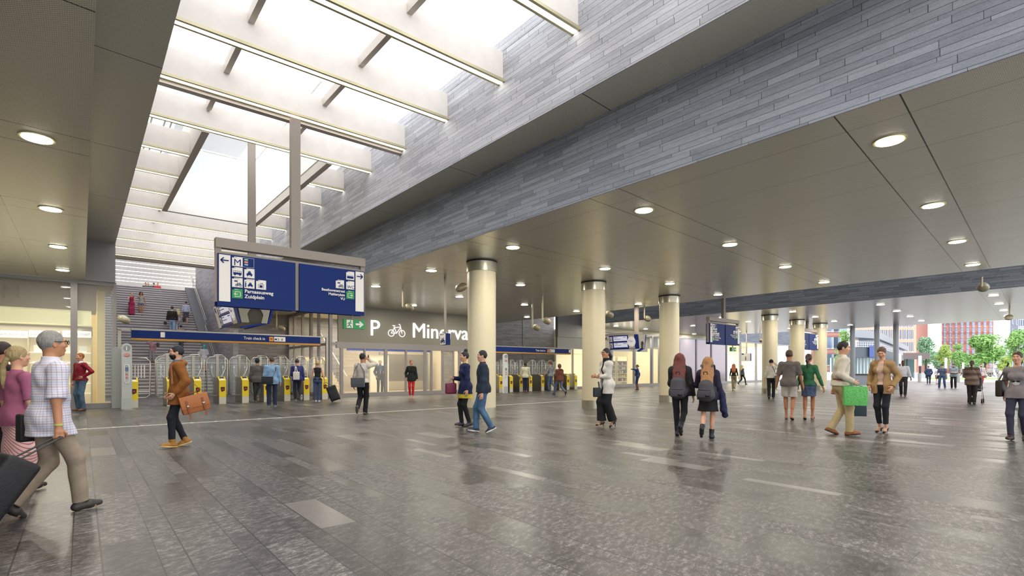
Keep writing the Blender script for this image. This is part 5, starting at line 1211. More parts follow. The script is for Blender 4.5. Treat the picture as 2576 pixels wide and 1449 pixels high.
person('beard', 449, 1124, 866, 262, 'bearded person in a brown hooded jacket with glasses and black trousers', skin='l', hair=('short', '141522'), beard='1b1614', legs='walk_l', stride=.10, armr='pocket', arml='pocket', top=tp('8a5420', off=.030, hem=-.20, name='jacket', cuff=.0, noise=1), hood='94602a', bot=dict(k='slim', c='171b26'), shoes=('ankleboot', 'a8742c', 'd8b878'), glasses=1, brow='141414', collar='51718f')
person('phoneman', 912, 1043, 886, 20, 'person in a white jumper seen from behind, holding a phone to the ear', skin='m', hair=('short', '17171d'), legs='step_r', stride=.14, armr='phone', gripr=1, top=tp('d4cdc0', off=.018, hem=-.02, c2='8d8a84'), bot=dict(k='trousers', c='14151a'), shoes=('shoe', '5c5650'), hyaw=15)
person('suitman', 956, 988, 905, 170, 'person in a dark suit with a blue scarf standing inside the glass lobby', D=28.8, skin='l', hair=('short', '3a2a20'), armr='pocket', arml='pocket', top=tp('3c383c', off=.03, hem=-.22, open=.03, name='jacket'), inner=tp('d9dce4', off=.014), bot=dict(k='trousers', c='35322f'), scarf=('33508c', 1))
person('redpants', 1035, 1003, 907, 185, 'person in a dark coat and bright red trousers in front of the glass doors', fem=1, hair=('tied', 'b06a2c'), skin='l', legs='together', armr='pocket', arml='hang', top=tp('1c2622', off=.032, hem=-.16, name='jacket', open=.02), inner=tp('15161a', off=.012), bot=dict(k='slim', c='d0202e', hem=.9), shoes=('pump', 'c9a892'), hyaw=-30)
person('navywoman', 1171, 1073, 882, 252, 'person with a high bun, navy jumper over a yellow shirt and black tights', fem=1, skin='l', hair=('bun', '16141a'), legs='walk_r', stride=.07, armr='chest', arml='hang', gripr=1, top=tp('16234e', off=.022, hem=-.17, name='jumper', hemr=.16), inner=tp('d9c43c', off=.012, hem=-.27, hemr=.165), collar='e3d050', bot=dict(k='slim', c='15161c'), shoes=('ankleboot', '3a3a3e'), lips='8e2f34', hyaw=-6)
person('denimman', 1216, 1087, 878, 265, 'person in a dark jacket, blue jeans and canvas shoes walking left past the column', skin='l', hair=('short', '1a1716'), legs='walk_r', stride=.15, armr='hang', arml='hang', top=tp('1f2c3c', off=.034, hem=-.08, name='jacket', open=.025), inner=tp('20222a', off=.014), collar='232c38', bot=dict(k='trousers', c='36587c', c2='6f93b2', pat='denim'), shoes=('shoe', '23324a', 'e6e2da'), hyaw=-8)
person('blazer', 1527, 1074, 879, 240, 'person with glasses, white blazer, black scarf and long black wide trousers', fem=1, skin='m', hair=('pony', '17151a'), legs='walk_r', stride=.10, armr='cross', arml='cross', top=tp('dcd7cf', off=.027, hem=-.22, name='blazer', open=.05, hemr=.14), inner=tp('15151a', off=.014, hem=.02), bot=dict(k='wide', c='131318', hem=1.0), shoes=('pump', '16161b'), glasses=1, scarf=('121217', 0), hyaw=-12)
# ---- pair with backpacks
person('redhair', 1710, 1097, 884, 8, 'person with long dark red hair, black puffer jacket and leggings, seen from behind', fem=1, hair=('long', '6a2f28', .40), skin='l', legs='step_l', armr='hang', arml='chest', top=tp('231f24', off=.040, hem=-.08, name='jacket'), bot=dict(k='slim', c='1c1b22'), shoes=('boot', '222024'), height=1.70)
person('blonde', 1781, 1103, 896, 10, 'person with long light brown hair, dark coat and black skirt, seen from behind', fem=1, hair=('long', 'ad7c50', .40), skin='l', legs='step_r', armr='hang', arml='strap', top=tp('231f36', off=.036, hem=-.1, name='jacket'), bot=dict(k='skirt', c='17161c', r=.235, z=.58), shoes=('boot', '1d1c22'), height=1.62)
# ---- centre right
person('bagman', 1940, 1004, 903, 5, 'person in a pale jumper with a phone and a grey shoulder bag beside a column', skin='l', hair=('beanie', '14151a', '14151a'), legs='walk_r', stride=.15, armr='phone', top=tp('cfc8ba', off=.018, hem=0), bot=dict(k='trousers', c='15161b'), shoes=('shoe', '3b3c40'))
person('greytee', 1985, 1056, 878, 6, 'person in a grey T-shirt and pale shorts, walking barefoot in slippers', skin='t', hair=('short', '4a3526'), legs='walk_l', stride=.10, armr='low', arml='low', fat=1.02, top=tp('6a635f', off=.018, sleeve=.5, hem=-.09), bot=dict(k='shorts', c='c4bdb4', len=.82), shoes=('sandal', '2c2522'))
person('green', 2034, 1056, 888, 10, 'person in a green jumper and denim skirt with a dark ponytail', fem=1, skin='t', hair=('pony', '3a2219'), legs='walk_r', stride=.09, armr=(.34, -.02, .84), arml='hang', top=tp('2d6a47', off=.016, hem=-.03), bot=dict(k='skirt', c='4a5a78', c2='63759a', pat='denim', r=.16, z=.62), shoes=('sandal', '2b2422'), hyaw=5)
person('shopper', 2114, 1094, 856, 78, 'dark-haired person in a cream shirt and beige trousers carrying a green shopping bag', skin='l', hair=('short', '17120f'), legs='walk_r', stride=.13, armr=(.24, .12, 1.0), gripr=1, arml=(-.24, -.1, .82), gripl=1, fat=1.02, top=tp('d3cbba', off=.024, hem=-.01), collar='ddd6c6', bot=dict(k='trousers', c='c3ad82', belt='7a2e1a'), shoes=('shoe', '9a5a28', '3a2418'), hyaw=22, hpitch=8, lean=4)
person('tanblazer', 2221, 1088, 876, 205, 'person in a tan blazer, pale pink top and dark trousers looking down, hand in pocket', fem=1, skin='l', hair=('tied', '5c4234'), legs='together', armr='pocket', arml='pocket', top=tp('a8875c', off=.028, hem=-.16, name='blazer', open=.075, hemr=.14), inner=tp('dbb9a9', off=.012, hem=.02, vneck=.03), bot=dict(k='slim', c='1d2128', hem=.86, rise=.15), shoes=('pump', '141416'), hpitch=26, hyaw=-14, lips='b5504c')
person('tee', 2561, 1108, 882, 196, 'smiling person in a grey printed T-shirt and jeans at the right edge', fem=1, skin='l', hair=('pony', '4a2e22'), legs='walk_r', stride=.12, armr='back', arml='hang', top=tp('8d8689', off=.016, sleeve=.4, hem=-.1, vneck=.02), bot=dict(k='slim', c='3c3b50'), shoes=('ankleboot', '3c2722'))
person('whiteshirt', 2272, 997, 905, 178, 'person in a white shirt and dark trousers walking in from the plaza', skin='d', hair=('crop', '262020'), legs='walk_l', stride=.12, armr='low', arml='low', gripl=1, fat=1.08, top=tp('dcdce4', off=.02, hem=.02), bot=dict(k='trousers', c='332c2c'), shoes=('shoe', '5a3228'), brow='1a1412')
person('headscarf', 2252, 975, 917, 190, 'person in a yellow headscarf and white top partly hidden behind the tan blazer', fem=1, hair=('scarfed', 'e6c878'), top=tp('e2e0e2', off=.02, hem=-.1), bot=dict(k='skirt', c='2c2c36', z=.3, r=.18), armr='hang')
# ---- plaza edge
person('navycoat', 2336, 966, 919, 5, 'person in a dark blue jacket and trousers seen from behind at the plaza edge', hair=('short', '59606c'), legs='walk_r', stride=.16, armr='pocket', arml='pocket', top=tp('2b3858', off=.03, hem=-.14, name='jacket'), bot=dict(k='trousers', c='232a3c'), shoes=('shoe', '222630'))
person('whitetop', 2358, 966, 923, 10, 'person in a white top and black skirt behind the beret wearer', fem=1, hair=('short', '5a3a30'), top=tp('c9d0de', off=.012, sleeve=.5), bot=dict(k='skirt', c='1c1c22', z=.55, r=.16), legs='together')
person('beret', 2370, 977, 915, 188, 'person in a beret, blue printed T-shirt and jeans standing at the plaza edge', hair=('beanie', '1d2530', '1d2530'), legs='wide', top=tp('4b5670', off=.016, sleeve=.5, pat='mottled', c2='5f6a86', hem=-.05), bot=dict(k='trousers', c='32486e', c2='56709a', pat='denim'), shoes=('shoe', '4a5566', '8c9097'), armr='low', arml='low')
person('greyjacket', 2399, 977, 914, 190, 'person in a grey jacket and black trousers with hands together, beside the beret wearer', hair=('beanie', '2f4a4a', '22282c'), legs='stand', armr='cross', arml='chest', top=tp('8b989c', off=.038, hem=-.12, name='jacket'), bot=dict(k='trousers', c='161a22'), scarf=('1d2a3a', 0))
person('quilted', 2445, 1016, 905, 6, 'person in a striped brown quilted coat with a ponytail, pushing a pushchair', fem=1, hair=('pony', '4a3028'), legs='together', armr='hold', arml='hold', gripr=1, gripl=1, top=tp('8f7a68', off=.042, hem=-.18, name='coat', pat='hstripes', c2='66524a', sc=22), bot=dict(k='trousers', c='2b2422'), shoes=('shoe', '3a302c'))
person('redlegs', 2468, 972, 915, 170, 'person in a beige jacket and red trousers walking behind the pushchair', hair=('short', '20222c'), beard='2a2022', legs='walk_r', stride=.14, top=tp('c3b3aa', off=.03, hem=-.12, name='jacket', open=.03), inner=tp('5a74a0', off=.014), bot=dict(k='slim', c='b0304c'), shoes=('shoe', '6c6a68'))
# ---- check-in gates, near
person('beanie', 647, 1012, 900, 8, 'person in a dark beanie and grey jacket with pale elbow patches at the gates', hair=('beanie', '1d2b30', '2a2422'), skin='m', legs='step_l', stride=.14, top=tp('5d5855', off=.032, hem=-.14, name='jacket'), bot=dict(k='trousers', c='3b3f40'), shoes=('shoe', '6a5548', 'a08a74'))
person('bluesh', 684, 1023, 896, 2, 'person in a light blue shirt at the gates, with a black shoulder bag', hair=('short', '5a4634'), skin='l', legs='stand', top=tp('8fb2d6', off=.024, hem=-.14), bot=dict(k='trousers', c='232f4a'), shoes=('shoe', '4a5f80', 'c8c8cc'), collar='9dbbdc')
person('bluejacket', 748, 1009, 902, -20, 'person in a blue jacket at the gates with a white tote', hair=('short', '2e2420'), legs='step_l', stride=.15, arml='chest', top=tp('2d3270', off=.03, hem=-.08, name='jacket'), bot=dict(k='slim', c='26283c'), shoes=('shoe', '6a7280', 'd8dadc'), hpitch=18)
person('blacktop', 799, 1012, 905, 4, 'blonde person in a black sleeveless top pulling a suitcase', fem=1, hair=('tied', 'c9a874'), skin='l', legs='together', armr=(.30, -.12, .82), gripr=1, arml='low', top=tp('1b1c22', off=.008, sleeve=0, hem=.0, neck=-.02), bot=dict(k='slim', c='3c4c70', c2='5d6f94', pat='denim'), shoes=('shoe', 'c9c2bd'))
# ---- check-in gates, far
person('whiteman', 1321, 986, 910, 2, 'person in a cream shirt and dark jeans at the far gates', hair=('crop', '2f1c18'), skin='d', legs='together', armr='low', arml='low', top=tp('d9d6b8', off=.026, hem=-.10), bot=dict(k='slim', c='26304a'), shoes=('shoe', 'a8623e'))
person('greyt', 1385, 984, 908, -50, 'person in a grey T-shirt and jeans pointing at the far gates', hair=('short', '6e4430'), legs='step_l', armr=(.2, .22, .92), arml=(-.3, .22, .94), top=tp('8c8e92', off=.02, sleeve=.5, hem=-.08), bot=dict(k='trousers', c='4c6488', c2='6c86aa', pat='denim'), shoes=('shoe', '3a3432', '8a8683'))
person('hoodie', 1408, 994, 911, -42, 'person in a brown hoodie and grey jeans striding left at the far gates', hair=('shaggy', '6b4232'), legs='walk_l', stride=.36, arml='chest', armr='hang', top=tp('6f3f30', off=.034, hem=-.1, name='hoodie'), hood='6f3f30', bot=dict(k='trousers', c='5d6880'), shoes=('shoe', '463c38'))
person('boots', 1604, 981, 916, -80, 'person in a blue top and tall brown boots waving in front of the bright shop', fem=1, hair=('tied', 'a0704a'), legs='together', arml='up', armr='strap', top=tp('2f4a86', off=.02, hem=-.02), bot=dict(k='slim', c='34466c'), shoes=('longboot', '8a4632'))
person('orangehair', 1846, 981, 914, 6, 'person with long orange hair, black jumper and beige trousers near the information sign', fem=1, hair=('long', 'c06a42', .34), legs='step_l', stride=.1, top=tp('1c1b22', off=.016, hem=0), bot=dict(k='trousers', c='a39878'), shoes=('shoe', 'b5a78e'))
person('paleblonde', 1867, 968, 916, 60, 'person with pale blonde hair and black clothes walking right near the information sign', fem=1, hair=('long', 'e6cf8c', .25), legs='walk_r', stride=.28, top=tp('2b2c34', off=.02, pat='mottled', c2='8a8c96', hem=-.05, sc=22), bot=dict(k='slim', c='1a1b20'), shoes=('ankleboot', '2a2628'))
# ---- on the stairs
def on_stairs(key, u, vf, vt, face, label, **k):
    # the height of a step and the distance at which the pixel ray meets the flight
    a, b, c = ray(u, vf); sl = 6.76/10.6; D = (H+31.0*sl)/(b*sl-c); z = max(0, H+c*D)
    i = math.ceil((b*D-31.0)/(10.6/40)-.35); z = max(0, min(40, i))*6.76/40
    return person(key, u, vf, vt, face, label, D=D, z=z, **k)
on_stairs('sred', 331, 795, 735, 178, 'person in a long red dress coming down the stairs', fem=1, hair=('tied', 'b98a68'), arml='hang', armr='face', top=tp('9a2448', off=.012, sleeve=0, hem=-.1, neck=-.04), bot=dict(k='skirt', c='a02850', z=.10, r=.17))
on_stairs('sshorts', 355, 794, 732, 175, 'person in a grey vest and denim shorts coming down beside the red dress', fem=1, skin='t', hair=('long', '4a3228', .25), legs='step_l', armr='face', top=tp('a8a69c', off=.014, sleeve=0, hem=-.02), bot=dict(k='shorts', c='5f7398', len=.3), shoes=('shoe', '6a605a'))
on_stairs('sbrown', 433, 842, 769, 5, 'person in a dark brown jumper and light jeans climbing the stairs', hair=('short', '4a3a30'), legs='up_l', top=tp('2c2522', off=.024, hem=-.03), bot=dict(k='trousers', c='8fb0d8', c2='c9dcf0', pat='denim'), collar='d8d8d8')
on_stairs('sblonde', 448, 839, 776, 4, 'blonde person in light grey clothes climbing the stairs beside the brown jumper', fem=1, hair=('long', 'd8c890', .25), legs='up_r', top=tp('b5b4ba', off=.016, sleeve=0, hem=-.05), bot=dict(k='trousers', c='c3c4cc'))
on_stairs('sskirt', 468, 821, 758, 2, 'person in a pale blouse and dark grey skirt high on the stairs by the handrail', fem=1, hair=('tied', '5a4c48'), legs='up_l', top=tp('c3c6dc', off=.022, hem=.02), bot=dict(k='skirt', c='52565f', z=.58, r=.17), shoes=('pump', 'b9a090'))
on_stairs('sstripe', 455, 878, 817, 4, 'person in an orange striped shirt on the stairs, half hidden behind the blue beam', hair=('short', '2c211c'), legs='up_l', top=tp('b9b2a8', off=.022, pat='hstripes', c2='b0583c', sc=14), bot=dict(k='trousers', c='4a5060'))
on_stairs('spink', 382, 918, 852, 176, 'person in a pink blouse and grey trousers on the phone, low on the stairs', fem=1, hair=('tied', '3a2420'), armr='phone', top=tp('b0828e', off=.02, hem=-.06), bot=dict(k='trousers', c='98949c'))
on_stairs('steal', 514, 936, 866, 3, 'person in a turquoise headscarf and white tunic climbing the stairs', fem=1, hair=('scarfed', '4fb0b4'), legs='up_l', top=tp('d2d2da', off=.022, sleeve=.5, hem=-.28), bot=dict(k='skirt', c='d8d6dc', z=.5, r=.15))
for k, (u, vt, fc, lb, kw) in enumerate(((366, 708, 150, 'person in a black coat waiting at the top of the stairs', dict(hair=('short', '3a2f4a'), top=tp('3a3c42', off=.03, hem=-.15, name='coat'))), (373, 710, 200, 'fair-haired person beside the black coat at the top of the stairs', dict(hair=('short', 'b0a894'), top=tp('55585c', off=.03, name='coat', hem=-.15))),
                               (387, 706, 8, 'person with a pale backpack at the top of the stairs', dict(hair=('short', '6a5c58'), top=tp('5d5f66', off=.03, name='jacket'))), (397, 709, 190, 'person in a red coat at the top of the stairs', dict(fem=1, hair=('tied', '5a4444'), top=tp('c23c40', off=.03, hem=-.2, name='coat'))))):
    person('top%d' % k, u, 0, vt-2, fc, lb, D=42.0, z=6.76, h=.03, height=1.72, bot=dict(k='trousers', c='2a2c34'), **kw)
# ---- the blurred crowd on the plaza
rnd = random.Random(5)
for k, u in enumerate((2418, 2424, 2430, 2484, 2488, 2492, 2496, 2508, 2523, 2528)):
    c = rnd.choice(['8a8478', '9a9a9c', '6f7068', 'a89a90', 'b8b4b0']); D = 86+rnd.random()*6
    person('crowd%d' % k, u+rnd.random(), 0, 0, rnd.choice((80, -80, 20, 160)), 'distant grey walker beyond the plaza, %s from the left' % ORD[k], D=D, h=.05, height=1.72, legs=rnd.choice(('walk_l', 'walk_r', 'stand')), hair=('short', '5a5048'), top=tp(c, off=.03, hem=-.1, name='coat'), bot=dict(k='trousers', c=rnd.choice(['55585c', '6a665c', '484a52'])), group='distant walkers on the plaza')
# ================================================================ things people carry
def obox(name, I, c, size, mt, parent, rot=(0, 0, 0), bev=.02, taper=1.0, seg=3):
    """a soft-edged box given in the carrier's own frame"""
    w_, d_, h_ = [x/2 for x in size]; bm = bmesh.new()
    R = Matrix.Rotation(rot[2], 3, 'Z') @ Matrix.Rotation(rot[1], 3, 'Y') @ Matrix.Rotation(rot[0], 3, 'X')
    vs = [bm.verts.new((sx*w_*(taper if sz > 0 else 1), sy*d_*(taper if sz > 0 else 1), sz*h_)) for sx, sy, sz in [(-1,-1,-1),(1,-1,-1),(1,1,-1),(-1,1,-1),(-1,-1,1),(1,-1,1),(1,1,1),(-1,1,1)]]
    for f in [(0,3,2,1),(4,5,6,7),(0,1,5,4),(1,2,6,5),(2,3,7,6),(3,0,4,7)]: bm.faces.new([vs[i] for i in f])
    if bev: bmesh.ops.bevel(bm, geom=bm.edges[:]+bm.verts[:], offset=bev, segments=seg, affect='EDGES', profile=.6)
    off = WL[parent.name] if parent else Vector((0, 0, 0))
    for v in bm.verts: v.co = I['W'](Vector(c)/I['sc']+(R @ v.co)/I['sc'])-off
    me = bpy.data.meshes.new(name); bm.to_mesh(me); bm.free()
    return link_mesh(name, me, mt, parent, True)
def otube(name, I, pts, r, mt, parent, n=6, flat=None):
    m = MB()
    P = [I['W'](Vector(p)/I['sc']) for p in pts]
    if flat:
        for a, b in zip(P, P[1:]): m.bar(a, b+(b-a)*.02, flat, r)
    else: m.tube(P, r, n)
    return m.build(name, mt, parent)
def item(name, I, c, label, cat, group=None):
    e = empty(name, tuple(I['W'](Vector(c)/I['sc']))); return tag(e, label, cat, group)
def jl(I, k): return [float(x)*I['sc'] for x in I['J'][k]]
M_blk = mat('bag_black', '141419', .6, noise=.1, nscale=60, bump=.3)
def suitcase(I, base, top, wid, dep, hand, label, off=(0, 0, 0)):
    """base, top: centre line of the case in the carrier's frame"""
    a, b = Vector(base), Vector(top); ax = (b-a).normalized(); L = (b-a).length; e = item('wheeled_suitcase', I, a, label, 'suitcase')
    pit = math.atan2(ax.y, ax.z); roll = math.atan2(ax.x, ax.z); R = (-pit, roll, 0) if abs(ax.y) > abs(ax.x) else (0, roll, 0)
    obox('shell', I, (a+b)/2, (wid, dep, L), M_blk, e, R, .045); M3 = Matrix.Rotation(R[2], 3, 'Z') @ Matrix.Rotation(R[1], 3, 'Y') @ Matrix.Rotation(R[0], 3, 'X'); s_ = M3 @ Vector((1, 0, 0)); n_ = M3 @ Vector((0, -1, 0))
    obox('front_pocket', I, (a+b)/2+n_*dep*.52-ax*L*.1, (wid*.8, .05, L*.62), mat('bag_black2', '1f1f26', .55), e, R, .02)
    otube('zip', I, [(a+b)/2+n_*(dep*.5+.01)+ax*L*.32-s_*wid*.36, (a+b)/2+n_*(dep*.5+.012)+ax*L*.37, (a+b)/2+n_*(dep*.5+.01)+ax*L*.32+s_*wid*.36], .005, M_tube, e)
    for q in (-1, 1):
        otube('handle_rod', I, [b+s_*q*.07, Vector(hand)+s_*q*.05], .009, M_dark, e)
        p = a+s_*q*(wid*.42)+n_*-dep*.3; m = MB(); c0 = I['W']((p-s_*.015)/I['sc']); c1 = I['W']((p+s_*.015)/I['sc']); m.tube([c0, c1], .035, 12); m.build('wheel', M_black, e)
    otube('grip', I, [Vector(hand)-s_*.06, Vector(hand)+s_*.06], .013, M_dark, e); return e
I = PJ['plaid']; hd = jl(I, 'wrir'); hd = (hd[0], hd[1], hd[2]-.08)
suitcase(I, (.30, -.62, .12), (.30, -.30, .60), .42, .26, hd, 'big black wheeled suitcase tilted at the lower left edge')
otube('wristband', I, [(hd[0], hd[1], hd[2]+.105), (hd[0], hd[1], hd[2]+.12)], .034, mat('band_lime', 'b9c86a', .5), None, 12)['label'] = 'thin lime wristband on the wrist above the tilted suitcase'; bpy.data.objects['wristband']['category'] = 'wristband'
e = item('dark_shoulder_bag', I, (-.28, -.05, .85), 'black bag hanging between the pink polo shirt and the plaid shirt', 'bag'); obox('body', I, (-.30, .02, .80), (.12, .30, .26), M_blk, e)
I = PJ['blacktop']; hd = jl(I, 'wrir'); hd = (hd[0], hd[1], hd[2]-.06); suitcase(I, (.72, -.18, .08), (.50, -.12, .66), .38, .26, hd, 'black wheeled suitcase pulled behind the woman in the black sleeveless top')
# tan satchel
M_tan = mat('tan_leather', 'a8612c', .45, noise=.1, nscale=12); M_tan2 = mat('tan_strap', '8a4c22', .5)
I = PJ['beard']; c = Vector((-.26, -.20, .76)); e = item('leather_satchel', I, c, 'tan leather satchel with two buckled straps hanging from a shoulder strap', 'satchel'); R = (math.radians(-14), 0, 0)
Rm = Matrix.Rotation(R[0], 3, 'X'); Lc = lambda x, y, z: c+Rm @ Vector((x, y, z))
obox('body', I, c, (.11, .42, .30), M_tan, e, R, .015); obox('flap', I, Lc(-.058, 0, .045), (.014, .43, .22), mat('tan_flap', 'b36a32', .42, noise=.08), e, R, .006); otube('carry_handle', I, [Lc(0, -.09, .15), Lc(0, -.07, .19), Lc(0, .07, .19), Lc(0, .09, .15)], .011, M_tan2, e)
for y_ in (-.12, .12): obox('buckle_strap', I, Lc(-.070, y_, -.05), (.01, .032, .26), M_tan2, e, R, .003); obox('buckle', I, Lc(-.078, y_, -.02), (.006, .04, .03), M_tube, e, R, 0); otube('strap_tail', I, [Lc(-.07, y_, -.16), Lc(-.075, y_+.01, -.24)], .01, M_tan2, e, flat=.03)
s_ = jl(I, 'shor'); otube('shoulder_strap', I, [Lc(0, -.2, .13), (-.19, -.14, 1.15), (-.12, -.03, 1.51), (-.1, .1, 1.46)], .006, M_tan2, e, flat=.028); otube('shoulder_strap', I, [Lc(0, .2, .13), (-.21, .12, 1.1), (-.13, .12, 1.42)], .006, M_tan2, e, flat=.028)
def messenger(key, c, size, m_, label, straps, cat='shoulder bag', flap=True, rot=(0, 0, 0)):
    I = PJ[key]; e = item('shoulder_bag', I, c, label, cat); obox('body', I, c, size, m_, e, rot, min(size)*.3)
    if flap: ax = 0 if size[0] < size[1] else 1; o_ = Vector((0, 0, size[2]*.12)); sgn = -1 if c[ax] <= 0 else 1; o_[ax] = sgn*size[ax]*.5; sz = list(size); sz[ax] = .014; sz[2] *= .75; obox('flap', I, Vector(c)+o_, sz, m_, e, rot, .005)
    for st in straps: otube('strap', I, st, .006, m_, e, flat=.032)
    return e
M_gb = mat('bag_grey', '5a5f66', .7); M_nb = mat('bag_ink', '20252e', .6)
messenger('phoneman', (-.06, -.21, .96), (.40, .10, .28), M_gb, 'grey shoulder bag across the back of the man on the phone', [[(-.24, -.18, 1.07), (-.19, -.15, 1.3), (-.12, -.02, 1.53)], [(.13, -.2, 1.07), (.1, -.16, 1.3), (-.05, -.08, 1.5)]])
messenger('bagman', (.22, -.14, .94), (.12, .30, .26), M_gb, 'dark grey bag at the hip of the man beside the column', [[(.22, -.1, 1.05), (.14, -.16, 1.3), (.05, -.06, 1.5)]])
messenger('bluesh', (-.14, -.20, .96), (.38, .10, .26), M_nb, 'black shoulder bag on the back of the light blue shirt', [[(.02, -.19, 1.05), (.13, -.16, 1.3), (.13, -.02, 1.48)]])
messenger('bluejacket', (-.12, -.21, 1.08), (.26, .06, .34), mat('tote_white', 'd9d6cf', .8, noise=.25, nscale=40), 'white printed tote bag on the shoulder of the blue jacket', [[(-.17, -.2, 1.22), (-.13, -.13, 1.47)], [(-.07, -.2, 1.22), (-.1, -.13, 1.47)]], 'tote bag', False)
M_plum = mat('plum_leather', '7a2444', .45)
e = messenger('navywoman', (.13, .32, .90), (.13, .26, .26), M_plum, 'plum red handbag held in front of the navy jumper', [[(.13, .25, 1.02), (.09, .27, 1.18), (.13, .38, 1.02)]], 'handbag', False)
messenger('boots', (.10, .02, 1.02), (.14, .34, .24), mat('brown_leather', '5a3a34', .5), 'dark brown handbag on the arm of the woman in tall boots', [[(.1, -.1, 1.12), (.14, -.03, 1.4), (.1, .12, 1.12)]], 'handbag', False)
messenger('blazer', (-.06, .30, .82), (.08, .18, .22), M_nb, 'small dark bag hanging below the hands of the white blazer', [[(-.06, .24, .93), (-.02, .24, 1.06)]], 'handbag', False)
messenger('tee', (.25, -.02, .98), (.10, .28, .32), mat('brown_black', '2a211d', .6), 'black and brown shoulder bag of the woman in the printed top', [[(.25, -.1, 1.13), (.15, -.04, 1.46), (.25, .1, 1.13)]], 'shoulder bag', False)
messenger('whiteshirt', (.32, .06, .66), (.13, .34, .28), M_nb, 'dark bag carried by the man in the white shirt coming from the plaza', [[(.3, .0, .78), (.3, .06, .86), (.3, .14, .78)]], 'bag', False)
messenger('sbrown', (-.34, .05, .70), (.16, .20, .18), M_nb, 'small black bag in the left hand of the dark brown jumper on the stairs', [[(-.3, .05, .78), (-.27, .05, .86)]], 'bag', False)
messenger('sblonde', (.30, -.02, .80), (.14, .30, .24), M_nb, 'dark handbag of the blonde woman on the stairs', [[(.28, -.02, .92), (.17, 0, 1.4)]], 'handbag', False)
messenger('spink', (-.26, .04, .98), (.12, .28, .22), mat('brown_leather'), 'brown handbag of the woman in pink low on the stairs', [[(-.25, 0, 1.08), (-.14, 0, 1.45)]], 'handbag', False)
messenger('steal', (-.24, -.05, .98), (.12, .24, .30), mat('tote_white'), 'white bag on a red strap beside the turquoise headscarf', [[(-.24, -.05, 1.12), (-.13, 0, 1.45)]], 'handbag', False)
# rucksacks
M_rk = mat('rucksack_grey', '46454a', .75, noise=.08, nscale=50, bump=.2)
def rucksack(key, label, m_=M_rk, s=1.0):
    I = PJ[key]; y0 = -.20; e = item('rucksack', I, (0, y0, 1.05), label, 'rucksack')
    P, Q = grow([cap((0, y0-.03, .93*s), (0, y0-.02, 1.13*s), .140, .118, .05, (V(1, 0, 0), 1.25), ((V(0, y0+.05, 1), V(0, 1, 0)), (V(0, 0, .80), V(0, 0, -1)))), ell((0, y0-.05, .92*s), (.165, .10, .11), None, .05, ((V(0, y0+.05, 1), V(0, 1, 0)),))], .012)
    o = np_mesh('body', P*I['sc'], Q, m_, e); M = Matrix.Rotation(I['rz'], 4, 'Z'); M.translation = I['base']-WL[e.name]; o.data.transform(M)
    obox('front_pocket', I, (0, y0-.150, .88), (.27, .07, .15), m_, e, (0, 0, 0), .03); obox('zip', I, (0, y0-.180, .955), (.22, .008, .008), M_black, e, (0, 0, 0), 0)
    obox('label_patch', I, (.06, y0-.19, .85), (.08, .006, .035), M_black, e, (0, 0, 0), 0); otube('top_loop', I, [(-.035, y0-.05, 1.25), (-.03, y0-.07, 1.30), (.03, y0-.07, 1.30), (.035, y0-.05, 1.25)], .009, M_black, e)
    for q in (-1, 1): otube('shoulder_strap', I, [(q*.10, -.105, 1.40), (q*.10, -.06, 1.44), (q*.10, .06, 1.42), (q*.12, .12, 1.2), (q*.15, y0+.06, .9)], .008, m_, e, flat=.05)
    return e
rucksack('redhair', 'dark grey rucksack with a front pocket on the red-haired girl'); rucksack('blonde', 'dark grey rucksack on the girl with light brown hair'); rucksack('top2', 'pale rucksack on the person at the top of the stairs', mat('ruck_pale', 'd9d9d6', .7))
I = PJ['blonde']; e = item('folded_coat', I, (.26, .0, .8), 'navy coat draped over the arm of the girl with light brown hair', 'coat')
P, Q = grow([cap((.27, .02, 1.0), (.30, .04, .62), .06, .085, .03, (V(1, 0, 0), .8)), cap((.28, .1, .95), (.32, .12, .5), .05, .06, .03)], .012, .006, 40); o = np_mesh('cloth', P*I['sc'], Q, cloth('1d2046'), e); M = Matrix.Rotation(I['rz'], 4, 'Z'); M.translation = I['base']-WL[e.name]; o.data.transform(M)
# shopping bags
def carrier(key, c, size, m_, hand, label, rot=0):
    I = PJ[key]; e = item('shopping_bag', I, c, label, 'shopping bag'); obox('paper_body', I, c, size, m_, e, (0, 0, rot), .006)
    s_ = Matrix.Rotation(rot, 3, 'Z') @ Vector((0, size[1]/2-.08, 0)); t_ = Vector((0, 0, size[2]/2)); x_ = Matrix.Rotation(rot, 3, 'Z') @ Vector((size[0]*.45, 0, 0))
    for q in (-1, 1): otube('handle', I, [Vector(c)-s_+t_+x_*q, Vector(hand)-s_*.25, Vector(hand)+s_*.25, Vector(c)+s_+t_+x_*q], .005, M_green if key == 'shopper' and size[1] > .38 else M_dark, e)
gt = NT('green_paper'); gt.base(gt.mix(gt.rng(gt.noise(gt.co, 55, 2), .45, .55, 0, 1), '4bb055', '74cc68')); gt.rough(.5)
I = PJ['shopper']; hd = jl(I, 'wrir'); carrier('shopper', (hd[0]+.02, hd[1]+.03, .82), (.14, .40, .38), gt.m, (hd[0], hd[1]+.02, hd[2]-.06), 'bright green patterned shopping bag held by the man in the cream shirt')
hd = jl(I, 'wril'); carrier('shopper', (hd[0], hd[1]+.40, .56), (.16, .36, .36), mat('teal_paper', '16303c', .5), (hd[0], hd[1]+.3, hd[2]-.04), 'dark teal shopping bag behind the bright green one')
hd = jl(PJ['phoneman'], 'wrir'); o = obox('mobile_phone', PJ['phoneman'], (hd[0]-.02, hd[1]+.02, hd[2]+.07), (.012, .07, .14), M_black, None, (0, 0, 0), .004); tag(o, 'dark mobile phone at the ear of the man in the white jumper', 'phone')
